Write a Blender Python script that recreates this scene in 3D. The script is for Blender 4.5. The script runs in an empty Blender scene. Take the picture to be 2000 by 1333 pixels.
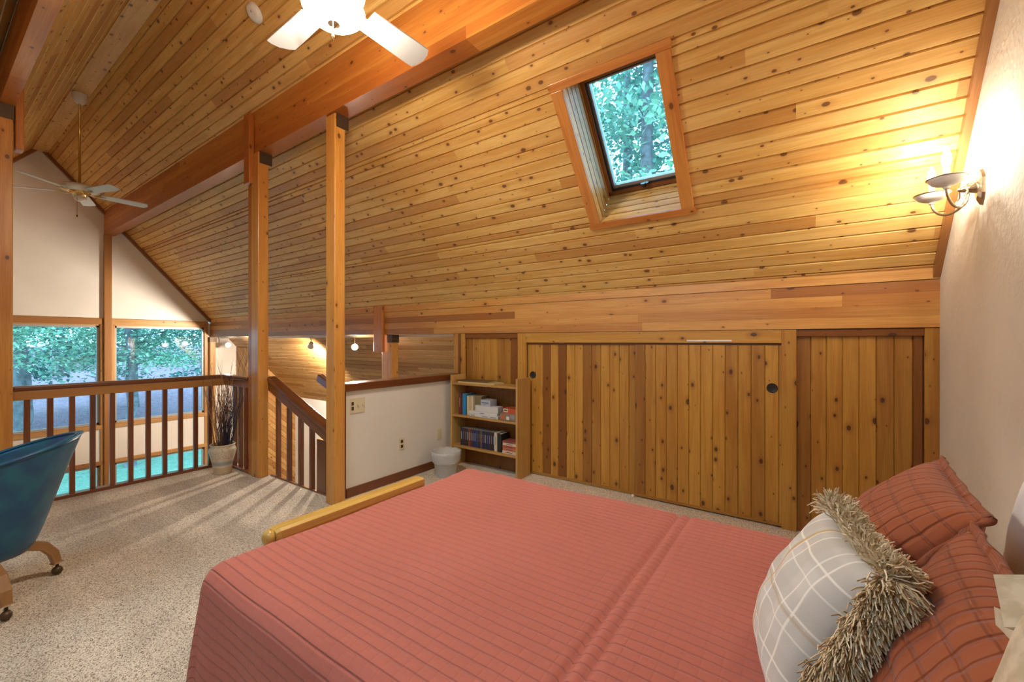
import bpy, math, random
import numpy as np
from mathutils import Vector, Matrix
random.seed(7)
rng = np.random.default_rng(7)
scene = bpy.context.scene
COL = scene.collection
R = math.radians

# ------------------------------------------------------------------ camera, world, exposure
cam_data = bpy.data.cameras.new('camera')
cam_data.lens = 14.708
cam_data.sensor_width = 36.0
cam_data.shift_y = 0.00015
cam_data.clip_start = 0.02
cam_data.clip_end = 300
cam = bpy.data.objects.new('camera', cam_data)
COL.objects.link(cam)
cam.location = (0, 0, 1.42)
cam.rotation_euler = (R(90), 0, R(34.676))
scene.camera = cam
scene.view_settings.view_transform = 'Standard'
scene.view_settings.look = 'None'
scene.view_settings.gamma = 1
scene.view_settings.use_curve_mapping = False
scene.view_settings.exposure = 2.5

world = bpy.data.worlds.new('daylight')
scene.world = world
world.use_nodes = True
wn = world.node_tree.nodes['Background']
wn.inputs['Color'].default_value = (0.42, 0.74, 1.0, 1)
wn.inputs['Strength'].default_value = 1.35

def lamp(kind, name, loc, energy, color, size=0.05, target=None, spot=None, parent=None):
    d = bpy.data.lights.new(name, kind)
    d.energy = energy
    d.color = color
    if kind in ('POINT', 'SPOT'):
        d.shadow_soft_size = size
    if kind == 'SPOT' and spot:
        d.spot_size = R(spot); d.spot_blend = 1.0
    o = bpy.data.objects.new(name, d)
    COL.objects.link(o)
    o.location = loc
    if target is not None:
        o.rotation_euler = (Vector(target) - Vector(loc)).to_track_quat('-Z', 'Y').to_euler()
    return o
WARM = (1.0, 0.87, 0.72)

# ------------------------------------------------------------------ constants of the house
XR = 0.73            # headboard wall
XG = -10.61          # gable wall
YK = 3.80            # knee wall
RIDGE_Y, EAVE_Y, EAVE_Z, K = 1.275, 3.78, 1.86, 1.15
def zceil(y): return EAVE_Z + K * ((EAVE_Y - RIDGE_Y) - abs(y - RIDGE_Y))
SL = math.hypot(1, K)

# ------------------------------------------------------------------ mesh helpers
class MB:
    def __init__(self):
        self.v = []; self.f = []; self.uv = []; self.r = []
    def face(self, pts, uvs=None, rnd=0.5):
        i = len(self.v)
        self.v += [tuple(p) for p in pts]
        self.f.append(tuple(range(i, i + len(pts))))
        self.uv += list(uvs) if uvs else [(0, 0)] * len(pts)
        self.r.append(rnd)
    def box(self, x0, x1, y0, y1, z0, z1, rnd=None, axis=None, M=None):
        if rnd is None: rnd = random.random()
        d = (x1 - x0, y1 - y0, z1 - z0)
        a = axis if axis is not None else max(range(3), key=lambda k: d[k])
        c = [(x0, y0, z0), (x1, y0, z0), (x1, y1, z0), (x0, y1, z0), (x0, y0, z1), (x1, y0, z1), (x1, y1, z1), (x0, y1, z1)]
        ou, ov = random.uniform(0, 50), random.uniform(0, 50)
        i = len(self.v)
        self.v += [tuple(M @ Vector(p)) for p in c] if M is not None else c
        for fc, nrm in (((0, 3, 2, 1), 2), ((4, 5, 6, 7), 2), ((0, 1, 5, 4), 1), ((1, 2, 6, 5), 0), ((2, 3, 7, 6), 1), ((3, 0, 4, 7), 0)):
            self.f.append(tuple(i + k for k in fc))
            for k in fc:
                p = c[k]
                o = [q for q in range(3) if q != a]
                if nrm == a: u, v = p[o[0]] * .3, p[o[1]]
                else:
                    other = [q for q in o if q != nrm][0]
                    u, v = p[a], p[other] + (0.37 if nrm == o[0] else 0)
                self.uv.append((u + ou, v + ov))
            self.r.append(rnd)
        return self
    def grid(self, P, uv=None, close_u=False, close_v=False, rnd=0.5, flip=False):
        nu, nv = P.shape[:2]
        i = len(self.v)
        self.v += [tuple(p) for p in P.reshape(-1, 3).tolist()]
        for a in range(nu - (0 if close_u else 1)):
            for b in range(nv - (0 if close_v else 1)):
                a2, b2 = (a + 1) % nu, (b + 1) % nv
                q = [(a, b), (a2, b), (a2, b2), (a, b2)]
                if flip: q = q[::-1]
                self.f.append(tuple(i + s * nv + t for s, t in q))
                for s, t in q:
                    self.uv.append(tuple(uv[s, t]) if uv is not None else (s / nu, t / nv))
                self.r.append(rnd)
        return self
    def tube(self, pts, rad, seg=8, caps=True, rnd=0.5):
        pts = [Vector(p) for p in pts]
        n = len(pts)
        rads = rad if isinstance(rad, (list, tuple)) else [rad] * n
        P = np.zeros((n, seg, 3)); UV = np.zeros((n, seg, 2))
        prev = None; L = 0
        for k in range(n):
            t = (pts[min(k + 1, n - 1)] - pts[max(k - 1, 0)]).normalized()
            if prev is None:
                up = Vector((0, 0, 1)) if abs(t.z) < .9 else Vector((1, 0, 0))
                s = t.cross(up).normalized()
            else:
                s = (prev - t * prev.dot(t)).normalized()
            prev = s; w = t.cross(s)
            if k: L += (pts[k] - pts[k - 1]).length
            for j in range(seg):
                an = 2 * math.pi * j / seg
                P[k, j] = pts[k] + (s * math.cos(an) + w * math.sin(an)) * rads[k]
                UV[k, j] = (L, rads[k] * an)
        i = len(self.v)
        self.grid(P, UV, close_v=True, rnd=rnd)
        if caps:
            self.f.append(tuple(i + j for j in range(seg))[::-1]); self.uv += [(0, 0)] * seg; self.r.append(rnd)
            self.f.append(tuple(i + (n - 1) * seg + j for j in range(seg))); self.uv += [(0, 0)] * seg; self.r.append(rnd)
        return self
    def lathe(self, prof, c=(0, 0, 0), seg=32, M=None, rnd=0.5):
        P = np.zeros((len(prof), seg, 3)); UV = np.zeros((len(prof), seg, 2))
        for k, (r_, z) in enumerate(prof):
            for j in range(seg):
                an = 2 * math.pi * j / seg
                p = Vector((r_ * math.cos(an), r_ * math.sin(an), z))
                if M is not None: p = M @ p
                P[k, j] = p + Vector(c); UV[k, j] = (an * .1, z)
        self.grid(P, UV, close_v=True, rnd=rnd, flip=True)
        return self
    def poly_prism(self, pts, axis, a0, a1, rnd=0.5, uvaxis=0):
        """prism: 2D polygon pts extruded along a world axis"""
        def mk(p, a):
            q = list(p); q.insert(axis, a); return tuple(q)
        A = [mk(p, a0) for p in pts]; B = [mk(p, a1) for p in pts]
        self.face(A[::-1], [tuple(p)[:2] for p in pts][::-1], rnd)
        self.face(B, [tuple(p)[:2] for p in pts], rnd)
        for k in range(len(pts)):
            k2 = (k + 1) % len(pts)
            l = math.dist(pts[k], pts[k2])
            self.face([A[k], A[k2], B[k2], B[k]], [(0, 0), (l, 0), (l, a1 - a0), (0, a1 - a0)], rnd)
        return self
    def planks(self, O, du, dv, nrm, Lu, Lv, w, holes=(), seg=(1.6, 3.6), g=0.0075, gd=0.013, tones=None, back=0.1, span=None):
        """boards running along du, stacked along dv, groove at each joint. nrm points at the room."""
        O, du, dv, nrm = Vector(O), Vector(du), Vector(dv), Vector(nrm)
        row = 0; v = 0.0
        while v < Lv - 1e-6:
            v1 = min(v + w, Lv)
            cuts = sorted({v, v1} | {h[k] for h in holes for k in (2, 3) if v < h[k] < v1})
            for c0, c1 in zip(cuts[:-1], cuts[1:]):
                m = (c0 + c1) / 2
                ints = [(0.0, Lu)] if span is None else [span(m)]
                for h in holes:
                    if h[2] < m < h[3]:
                        new = []
                        for a, b in ints:
                            if h[0] <= a and h[1] >= b: continue
                            if h[0] > a: new.append((a, min(b, h[0])))
                            if h[1] < b: new.append((max(a, h[1]), b))
                        ints = [q for q in new if q[1] - q[0] > 1e-4]
                for a, b in ints:
                    rr = random.Random(row * 131 + 5)
                    joints = []; x = -rr.uniform(0, seg[1]) if seg[0] < 5 else -.1
                    while x < Lu:
                        joints.append(x); x += rr.uniform(*seg)
                    joints.append(Lu + 10)
                    for j in range(len(joints) - 1):
                        s0, s1 = max(a, joints[j]), min(b, joints[j + 1])
                        if s1 - s0 < 1e-4: continue
                        tone = rr.random() if tones is None else tones[row % len(tones)]
                        r2 = random.Random(row * 977 + j); ou, ov = r2.uniform(0, 90), r2.uniform(0, 90)
                        def pt(u, vv, d): return O + du * u + dv * vv - nrm * d
                        gg = g if c1 - c0 > 3 * g else 0
                        e = .0015
                        prof = [(c0, gd), (c0 + gg, 0), (c1 - gg, 0), (c1, gd)]
                        for q in range(3):
                            (va, da), (vb, db) = prof[q], prof[q + 1]
                            self.face([pt(s0, va, da), pt(s1, va, da), pt(s1, vb, db), pt(s0, vb, db)],
                                      [(s0 + ou, va + ov), (s1 + ou, va + ov), (s1 + ou, vb + ov), (s0 + ou, vb + ov)], tone)
                    if back:
                        def pt(u, vv, d): return O + du * u + dv * vv - nrm * d
                        self.face([pt(a, c0, back), pt(a, c1, back), pt(b, c1, back), pt(b, c0, back)])
            v = v1; row += 1
        return self
    def build(self, name, mat, parent=None, smooth=False, bevel=0, origin=None, bseg=2):
        V = np.array(self.v, dtype=np.float64)
        if parent is not None: O = np.array(PLOC[parent.name])
        elif origin is not None: O = np.array(origin, dtype=float)
        else:
            mn, mx = V.min(0), V.max(0)
            O = np.array([(mn[0] + mx[0]) / 2, (mn[1] + mx[1]) / 2, mn[2]])
        me = bpy.data.meshes.new(name)
        me.from_pydata((V - O).tolist(), [], self.f)
        uvl = me.uv_layers.new(name='UVMap')
        uvl.data.foreach_set('uv', np.array(self.uv, dtype=np.float32).ravel())
        at = me.attributes.new('rnd', 'FLOAT', 'FACE')
        at.data.foreach_set('value', np.array(self.r, dtype=np.float32))
        if smooth: me.polygons.foreach_set('use_smooth', [True] * len(me.polygons))
        me.materials.append(mat)
        o = bpy.data.objects.new(name, me)
        COL.objects.link(o)
        if parent is not None: o.parent = parent
        else: o.location = O
        PLOC[o.name] = tuple(O)
        if bevel:
            m = o.modifiers.new('Bevel', 'BEVEL'); m.width = bevel; m.segments = bseg; m.limit_method = 'ANGLE'
        return o
PLOC = {}
def thing(name, label, cat, loc=(0, 0, 0), group=None, kind=None):
    o = bpy.data.objects.new(name, None); COL.objects.link(o)
    o.location = loc; o.empty_display_size = .05
    PLOC[o.name] = tuple(loc)
    return tag(o, label, cat, group, kind)
def tag(o, label, cat=None, group=None, kind=None):
    o['label'] = label
    if cat: o['category'] = cat
    if group: o['group'] = group
    if kind: o['kind'] = kind
    return o
def struct(o, label, cat): return tag(o, label, cat, None, 'structure')

# ------------------------------------------------------------------ materials
def newmat(name):
    m = bpy.data.materials.new(name); m.use_nodes = True
    nt = m.node_tree; return m, nt, nt.nodes['Principled BSDF']
def N(nt, t, **k):
    n = nt.nodes.new(t)
    for a, b in k.items(): setattr(n, a, b)
    return n
def math_(nt, op, a, b=None, c=None, clamp=False):
    n = N(nt, 'ShaderNodeMath', operation=op); n.use_clamp = clamp
    for i, x in enumerate((a, b, c)):
        if x is None: continue
        if isinstance(x, (int, float)): n.inputs[i].default_value = x
        else: nt.links.new(x, n.inputs[i])
    return n.outputs[0]
def mixc(nt, f, a, b, bt='MIX'):
    n = N(nt, 'ShaderNodeMix', data_type='RGBA', blend_type=bt)
    for i, x in ((0, f), (6, a), (7, b)):
        if isinstance(x, (int, float)): n.inputs[i].default_value = x
        elif isinstance(x, tuple): n.inputs[i].default_value = (*x, 1) if len(x) == 3 else x
        else: nt.links.new(x, n.inputs[i])
    return n.outputs[2]
def maprange(nt, v, a, b, c=0., d=1.):
    n = N(nt, 'ShaderNodeMapRange', interpolation_type='SMOOTHSTEP')
    nt.links.new(v, n.inputs[0])
    for i, x in enumerate((a, b, c, d)): n.inputs[i + 1].default_value = x
    return n.outputs[0]
def bump(nt, bsdf, h, strength=.3, dist=.01):
    b = N(nt, 'ShaderNodeBump'); b.inputs['Strength'].default_value = strength; b.inputs['Distance'].default_value = dist
    nt.links.new(h, b.inputs['Height']); nt.links.new(b.outputs[0], bsdf.inputs['Normal'])

def wood(name, light, mid, dark, knots=.45, rough=.42, knotcol=(.10, .03, .008), coat=0.0, spread=1.0, kscale=(5.6, 9.0)):
    m, nt, b = newmat(name)
    uv = N(nt, 'ShaderNodeUVMap'); uv.uv_map = 'UVMap'
    at = N(nt, 'ShaderNodeAttribute'); at.attribute_name = 'rnd'
    mp = N(nt, 'ShaderNodeMapping'); mp.inputs['Scale'].default_value = (0.9, 16, 1)
    nt.links.new(uv.outputs[0], mp.inputs[0])
    n1 = N(nt, 'ShaderNodeTexNoise'); n1.inputs['Scale'].default_value = 1.0; n1.inputs['Detail'].default_value = 3; n1.inputs['Distortion'].default_value = .8
    nt.links.new(mp.outputs[0], n1.inputs['Vector'])
    mp2 = N(nt, 'ShaderNodeMapping'); mp2.inputs['Scale'].default_value = (5, 150, 1)
    nt.links.new(uv.outputs[0], mp2.inputs[0])
    n2 = N(nt, 'ShaderNodeTexNoise'); n2.inputs['Scale'].default_value = 1.0; n2.inputs['Detail'].default_value = 2
    nt.links.new(mp2.outputs[0], n2.inputs['Vector'])
    # knots
    mp3 = N(nt, 'ShaderNodeMapping'); mp3.inputs['Scale'].default_value = (kscale[0], kscale[1], 1)
    nt.links.new(uv.outputs[0], mp3.inputs[0])
    vo = N(nt, 'ShaderNodeTexVoronoi', voronoi_dimensions='2D'); vo.inputs['Scale'].default_value = 1
    nt.links.new(mp3.outputs[0], vo.inputs['Vector'])
    sep = N(nt, 'ShaderNodeSeparateColor'); nt.links.new(vo.outputs['Color'], sep.inputs[0])
    on = math_(nt, 'LESS_THAN', sep.outputs[0], knots)
    size = math_(nt, 'MULTIPLY_ADD', math_(nt, 'POWER', sep.outputs[1], 2.2), .12, .026)
    rel = math_(nt, 'DIVIDE', vo.outputs['Distance'], size)
    core = math_(nt, 'MULTIPLY', maprange(nt, rel, 1.15, .7), on)
    halo = math_(nt, 'MULTIPLY', maprange(nt, rel, 3.2, .8), on)
    # tone
    t0 = mixc(nt, math_(nt, 'MULTIPLY', maprange(nt, n1.outputs[0], .38, .64), .85), light, mid)
    tone = math_(nt, 'MULTIPLY_ADD', math_(nt, 'SUBTRACT', at.outputs['Fac'], .5), spread, .5, clamp=True)
    t1 = mixc(nt, maprange(nt, tone, .3, 1.0, 0, .85), t0, dark)
    t1 = mixc(nt, maprange(nt, tone, .35, 0., 0, .35), t1, light)
    fine = mixc(nt, .22, t1, n2.outputs[1] if False else t1)
    fg = maprange(nt, n2.outputs[0], .3, .7, .88, 1.05)
    hv = N(nt, 'ShaderNodeHueSaturation'); nt.links.new(fg, hv.inputs['Value']); nt.links.new(t1, hv.inputs['Color'])
    t2 = mixc(nt, math_(nt, 'MULTIPLY', halo, .35), hv.outputs[0], dark)
    t3 = mixc(nt, math_(nt, 'MULTIPLY', core, .85), t2, knotcol)
    nt.links.new(t3, b.inputs['Base Color'])
    b.inputs['Roughness'].default_value = rough
    b.inputs['Coat Weight'].default_value = coat
    b.inputs['Coat Roughness'].default_value = .15
    bump(nt, b, n2.outputs[0], .15, .002)
    return m
M_ceil = wood('ceiling_pine', (.78, .50, .165), (.65, .35, .08), (.47, .195, .042), knots=.85, rough=.42, spread=.62)
M_beam = wood('beam_fir', (.62, .255, .05), (.52, .165, .025), (.36, .09, .012), knots=.4, rough=.4, coat=.15)
M_header = wood('header_pine', (.64, .33, .085), (.52, .21, .042), (.30, .10, .02), knots=.35, rough=.4, coat=.1)
M_panel = wood('panel_cedar', (.55, .28, .045), (.44, .185, .024), (.17, .042, .005), knots=.7, rough=.36, coat=.15, knotcol=(.05, .012, .004))
M_trim = wood('stained_trim', (.34, .14, .035), (.27, .095, .02), (.17, .05, .01), knots=.05, rough=.35, coat=.2)
M_rail = wood('dark_rail', (.21, .065, .02), (.16, .045, .013), (.09, .022, .006), knots=.03, rough=.28, coat=.4)
M_gtrim = wood('window_trim_wood', (.52, .29, .10), (.44, .21, .06), (.32, .13, .035), knots=.15, rough=.4)
M_orail = wood('orange_rail_wood', (.46, .22, .06), (.40, .16, .04), (.28, .09, .02), knots=.1, rough=.35, coat=.2)
M_book = wood('birch_shelf', (.58, .36, .12), (.50, .29, .085), (.42, .22, .06), knots=.0, rough=.4)
M_foot = wood('golden_oak', (.66, .42, .10), (.56, .32, .06), (.42, .21, .035), knots=.0, rough=.32, coat=.3)
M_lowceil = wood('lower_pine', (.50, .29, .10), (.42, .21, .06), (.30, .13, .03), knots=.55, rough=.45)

def plain(name, col, rough=.6, metal=0., **k):
    m, nt, b = newmat(name)
    b.inputs['Base Color'].default_value = (*col, 1); b.inputs['Roughness'].default_value = rough; b.inputs['Metallic'].default_value = metal
    for a, v in k.items(): b.inputs[a.replace('_', ' ')].default_value = v
    return m
def noisy(name, col, col2, scale=8, rough=.6, metal=0., bs=.2, bd=.005, detail=4, bscale=None):
    m, nt, b = newmat(name)
    tc = N(nt, 'ShaderNodeTexCoord')
    n = N(nt, 'ShaderNodeTexNoise'); n.inputs['Scale'].default_value = scale; n.inputs['Detail'].default_value = detail
    nt.links.new(tc.outputs['Object'], n.inputs['Vector'])
    nt.links.new(mixc(nt, maprange(nt, n.outputs[0], .35, .65), col, col2), b.inputs['Base Color'])
    b.inputs['Roughness'].default_value = rough; b.inputs['Metallic'].default_value = metal
    if bs:
        n2 = N(nt, 'ShaderNodeTexNoise'); n2.inputs['Scale'].default_value = bscale or scale; n2.inputs['Detail'].default_value = detail
        nt.links.new(tc.outputs['Object'], n2.inputs['Vector'])
        bump(nt, b, n2.outputs[0], bs, bd)
    return m
M_plaster = noisy('textured_plaster', (.68, .63, .55), (.72, .67, .59), 3, .85, bs=.5, bd=.012, bscale=34)
M_halfwall = noisy('smooth_drywall', (.72, .69, .63), (.75, .72, .66), 2, .75, bs=.12, bd=.004, bscale=60)
M_gable = noisy('gable_plaster', (.76, .72, .66), (.81, .77, .71), 1.3, .85, bs=.1, bd=.004, bscale=30)
M_white = plain('white_enamel', (.80, .79, .76), .35)
M_whitewall = noisy('white_wall', (.72, .70, .66), (.75, .73, .70), 2, .8, bs=.1)
M_blade = plain('white_fan_blade', (.58, .58, .58), .45)
M_ivory = plain('ivory_plastic', (.66, .60, .42), .35)
M_dark = plain('dark_steel', (.05, .045, .04), .3, .6)
M_bracket = plain('bronze_bracket', (.10, .065, .04), .45, .6)
M_brass = plain('polished_brass', (.75, .55, .25), .18, 1.)
M_satin = plain('satin_nickel_gold', (.62, .52, .38), .22, 1.)
M_alu = plain('grey_aluminium', (.42, .42, .40), .4, .3)
M_black = plain('black_frame', (.02, .02, .022), .4)
def emis(name, col, s):
    m, nt, b = newmat(name)
    b.inputs['Base Color'].default_value = (.9, .9, .88, 1)
    b.inputs['Emission Color'].default_value = (*col, 1); b.inputs['Emission Strength'].default_value = s
    return m
M_bowl = emis('lit_glass_bowl', (1, .87, .70), 36)
M_bulb = emis('lit_candle_bulb', (1, .88, .72), 68)
M_spotface = emis('lit_spot_face', (1, .85, .65), 60)
def glassmat():
    m = bpy.data.materials.new('window_glass'); m.use_nodes = True; nt = m.node_tree
    nt.nodes.clear()
    out = N(nt, 'ShaderNodeOutputMaterial'); mx = N(nt, 'ShaderNodeMixShader')
    tr = N(nt, 'ShaderNodeBsdfTransparent'); tr.inputs[0].default_value = (.80, .92, .95, 1)
    gl = N(nt, 'ShaderNodeBsdfGlossy'); gl.inputs['Roughness'].default_value = .02
    fr = N(nt, 'ShaderNodeFresnel'); fr.inputs[0].default_value = 1.45
    nt.links.new(fr.outputs[0], mx.inputs[0]); nt.links.new(tr.outputs[0], mx.inputs[1]); nt.links.new(gl.outputs[0], mx.inputs[2])
    nt.links.new(mx.outputs[0], out.inputs[0])
    return m
M_glass = glassmat()
def carpetmat():
    m, nt, b = newmat('speckled_carpet')
    tc = N(nt, 'ShaderNodeTexCoord')
    vo = N(nt, 'ShaderNodeTexVoronoi'); vo.inputs['Scale'].default_value = 250
    wr = N(nt, 'ShaderNodeTexNoise'); wr.inputs['Scale'].default_value = 60; wr.inputs['Detail'].default_value = 3
    nt.links.new(tc.outputs['Object'], vo.inputs['Vector']); nt.links.new(tc.outputs['Object'], wr.inputs['Vector'])
    sp = N(nt, 'ShaderNodeSeparateColor'); nt.links.new(vo.outputs['Color'], sp.inputs[0])
    cr = N(nt, 'ShaderNodeValToRGB'); nt.links.new(sp.outputs[0], cr.inputs[0])
    e = cr.color_ramp.elements
    e[0].position = 0; e[0].color = (.15, .10, .065, 1); e[1].position = 1; e[1].color = (.86, .77, .64, 1)
    q = e.new(.13); q.color = (.30, .22, .15, 1); q = e.new(.34); q.color = (.64, .55, .43, 1); q = e.new(.7); q.color = (.76, .67, .54, 1)
    big = N(nt, 'ShaderNodeTexNoise'); big.inputs['Scale'].default_value = 1.0; big.inputs['Detail'].default_value = 2
    mp = N(nt, 'ShaderNodeMapping'); mp.inputs['Rotation'].default_value = (0, 0, R(-38)); mp.inputs['Scale'].default_value = (.35, 2.6, 1)
    nt.links.new(tc.outputs['Object'], mp.inputs[0]); nt.links.new(mp.outputs[0], big.inputs['Vector'])
    hv = N(nt, 'ShaderNodeHueSaturation'); nt.links.new(maprange(nt, big.outputs[0], .35, .65, .82, 1.12), hv.inputs['Value'])
    nt.links.new(mixc(nt, maprange(nt, wr.outputs[0], .45, .75, 0, .22), cr.outputs[0], (.30, .22, .15)), hv.inputs['Color'])
    nt.links.new(hv.outputs[0], b.inputs['Base Color'])
    b.inputs['Roughness'].default_value = .95
    bump(nt, b, math_(nt, 'ADD', vo.outputs['Distance'], wr.outputs[0]), .35, .005)
    return m
M_carpet = carpetmat()
def quiltmat(name, c1, c2, rough=.8, lines=None, depth=.0025):
    m, nt, b = newmat(name)
    tc = N(nt, 'ShaderNodeTexCoord')
    n = N(nt, 'ShaderNodeTexNoise'); n.inputs['Scale'].default_value = 160; n.inputs['Detail'].default_value = 3
    n2 = N(nt, 'ShaderNodeTexNoise'); n2.inputs['Scale'].default_value = 2.2
    nt.links.new(tc.outputs['Object'], n.inputs['Vector']); nt.links.new(tc.outputs['Object'], n2.inputs['Vector'])
    nt.links.new(mixc(nt, maprange(nt, n2.outputs[0], .3, .7), c1, c2), b.inputs['Base Color'])
    b.inputs['Roughness'].default_value = rough
    b.inputs['Sheen Weight'].default_value = .12
    if lines:
        uv = N(nt, 'ShaderNodeUVMap'); uv.uv_map = 'UVMap'; sp = N(nt, 'ShaderNodeSeparateXYZ'); nt.links.new(uv.outputs[0], sp.inputs[0])
        tot = math_(nt, 'MULTIPLY', n.outputs[0], .12)
        for ax_, per, half, amt in lines:
            q = math_(nt, 'FRACT', math_(nt, 'DIVIDE', math_(nt, 'ADD', sp.outputs[ax_], 10.0), per))
            d = math_(nt, 'MULTIPLY', math_(nt, 'MINIMUM', q, math_(nt, 'SUBTRACT', 1.0, q)), per)
            tot = math_(nt, 'ADD', tot, math_(nt, 'MULTIPLY', maprange(nt, d, 0, half), amt))
        bump(nt, b, tot, 1.0, depth)
    else:
        bump(nt, b, n.outputs[0], .35, .002)
    return m
M_quilt = quiltmat('terracotta_quilting', (.45, .122, .085), (.48, .133, .096), lines=((1, .031, .0045, 1.0), (0, .0375, .004, .16)), depth=.0032)
M_sham = quiltmat('rust_sham_cotton', (.29, .066, .018), (.33, .078, .022), lines=((0, .030, .005, 1.0), (1, .050, .005, 1.0)), depth=.004)
M_linen = quiltmat('white_cotton', (.72, .72, .74), (.76, .76, .78))
M_mattress = quiltmat('mattress_ticking', (.6, .58, .52), (.62, .6, .55))

# ------------------------------------------------------------------ the setting: floors
mb = MB()
loft = [(-5.53, -1.23), (XR, -1.23), (XR, YK + .02), (-3.5, YK + .02), (-3.5, 2.18), (-5.53, 2.18)]
mb.poly_prism(loft, 2, -.05, 0.0)
struct(mb.build('floor', M_carpet), 'speckled beige loft carpet with faint vacuum tracks', 'carpet floor')
mb = MB()
mb.poly_prism([(-5.52, -1.2), (XR, -1.2), (XR, YK), (-3.49, YK), (-3.49, 2.17), (-5.52, 2.17)], 2, -.30, -.052)
struct(mb.build('trim_1', M_whitewall), 'white edge of the loft floor seen below the railing', 'floor edge')
mb = MB(); mb.box(XG, -3.4, -2.9, 5.45, -2.75, -2.65)
struct(mb.build('floor_lower', M_carpet), 'carpet of the room below the loft', 'carpet floor')

# ceiling slopes
sky = (-1.38, -.737, 2.62, 3.295)    # x0,x1,y0,y1 opening
nr = Vector((0, -K, -1)).normalized(); dvr = Vector((0, 1, -K)).normalized()
def hole(x0, x1, y0, y1, side=1):
    if side > 0: return (XR - x1, XR - x0, (y0 - RIDGE_Y) * SL, (y1 - RIDGE_Y) * SL)
    return (XR - x1, XR - x0, (RIDGE_Y - y1) * SL, (RIDGE_Y - y0) * SL)
mb = MB()
mb.planks((XR, RIDGE_Y, zceil(RIDGE_Y)), (-1, 0, 0), dvr, nr, XR - XG, (3.86 - RIDGE_Y) * SL, .0915, holes=[hole(*sky)])
struct(mb.build('ceiling_right', M_ceil), 'sloped knotty pine plank ceiling with the skylight', 'ceiling')
nl = Vector((0, K, -1)).normalized(); dvl = Vector((0, -1, -K)).normalized()
skyl = [(-2.1, -.7, -1.0, -.0), (-4.3, -3.4, -.95, -.05)]  # unseen openings added in the left slope to let cool daylight in
mb = MB()
mb.planks((XR, RIDGE_Y, zceil(RIDGE_Y)), (-1, 0, 0), dvl, nl, XR - XG, (RIDGE_Y + 1.25) * SL, .0915, holes=[hole(*h, side=-1) for h in skyl])
struct(mb.build('ceiling_left', M_ceil), 'plank ceiling slope beyond the ridge at upper left', 'ceiling')
mb = MB()
mb.planks((-3.44, 3.86, zceil(3.86)), (-1, 0, 0), dvr, nr, -3.44 + 10.05, (5.36 - 3.86) * SL, .0915)
mb.planks((-10.05, 3.86, zceil(3.86)), (-1, 0, 0), dvr, nr, .56, (4.29 - 3.86) * SL, .0915)
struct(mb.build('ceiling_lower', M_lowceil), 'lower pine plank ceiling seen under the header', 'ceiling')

mb = MB(); mb.poly_prism([(RIDGE_Y - .3, zceil(RIDGE_Y) - .16), (RIDGE_Y, zceil(RIDGE_Y) + .17), (RIDGE_Y + .3, zceil(RIDGE_Y) - .16), (RIDGE_Y + .3, zceil(RIDGE_Y) + .25), (RIDGE_Y - .3, zceil(RIDGE_Y) + .25)], 0, XG - .1, XR + .1)  # outside piece added over the ridge seam to block a light leak
struct(mb.build('ceiling_ridge_light_seal', M_trim), 'unseen outer cap added to stop light leaking through the ridge', 'ridge cap')
mb = MB(); zr_ = zceil(RIDGE_Y); mb.poly_prism([(RIDGE_Y - .085, zr_ - .11), (RIDGE_Y + .085, zr_ - .11), (RIDGE_Y + .09, zr_ - .09), (RIDGE_Y, zr_ + .02), (RIDGE_Y - .09, zr_ - .09)], 0, XG, XR)
mb.uv = [(mb.v[i][0], mb.v[i][1]) for f_ in mb.f for i in f_]
struct(mb.build('trim_11', M_ceil), 'flat pine ridge board along the peak of the ceiling', 'ridge board')
# right wall (headboard wall)
def slope_poly(y0, y1, z0, extra=0.06):
    pts = [(y0, z0), (y1, z0), (y1, zceil(y1) + extra)]
    if y0 < RIDGE_Y < y1: pts.append((RIDGE_Y, zceil(RIDGE_Y) + extra))
    pts.append((y0, zceil(y0) + extra))
    return pts
mb = MB(); mb.poly_prism(slope_poly(-1.3, 3.95, -.05, .03), 0, XR, XR + .12)
struct(mb.build('wall_right', M_plaster), 'off-white textured plaster wall carrying the sconce', 'wall')
# wall behind the camera (knee wall of the other slope) + great room side
mb = MB(); mb.box(-10.61, XR, -1.35, -1.23, -2.7, 1.9)
struct(mb.build('wall_front', M_whitewall), 'white knee wall behind the camera', 'wall')
# walls of the lower room
mb = MB(); mb.box(-10.7, -3.4, 5.33, 5.43, -2.7, .12)
struct(mb.build('wall_stair', M_whitewall), 'white wall beyond the stairs under the lower ceiling', 'wall')
mb = MB(); mb.box(-5.49, -5.39, -1.2, 2.17, -2.7, -.31); mb.box(-5.39, -3.5, 2.07, 2.17, -2.7, -.31)
struct(mb.build('wall_under_loft', M_whitewall), 'white wall under the loft edge', 'wall')
mb = MB(); mb.box(-3.5, -3.4, 3.92, 5.4, -2.7, 1.45); mb.box(-3.5, -3.4, 2.18, 3.92, -2.7, -.31)
struct(mb.build('wall_stair_end', M_whitewall), 'white wall closing the stairwell behind the bookcase', 'wall')

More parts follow.
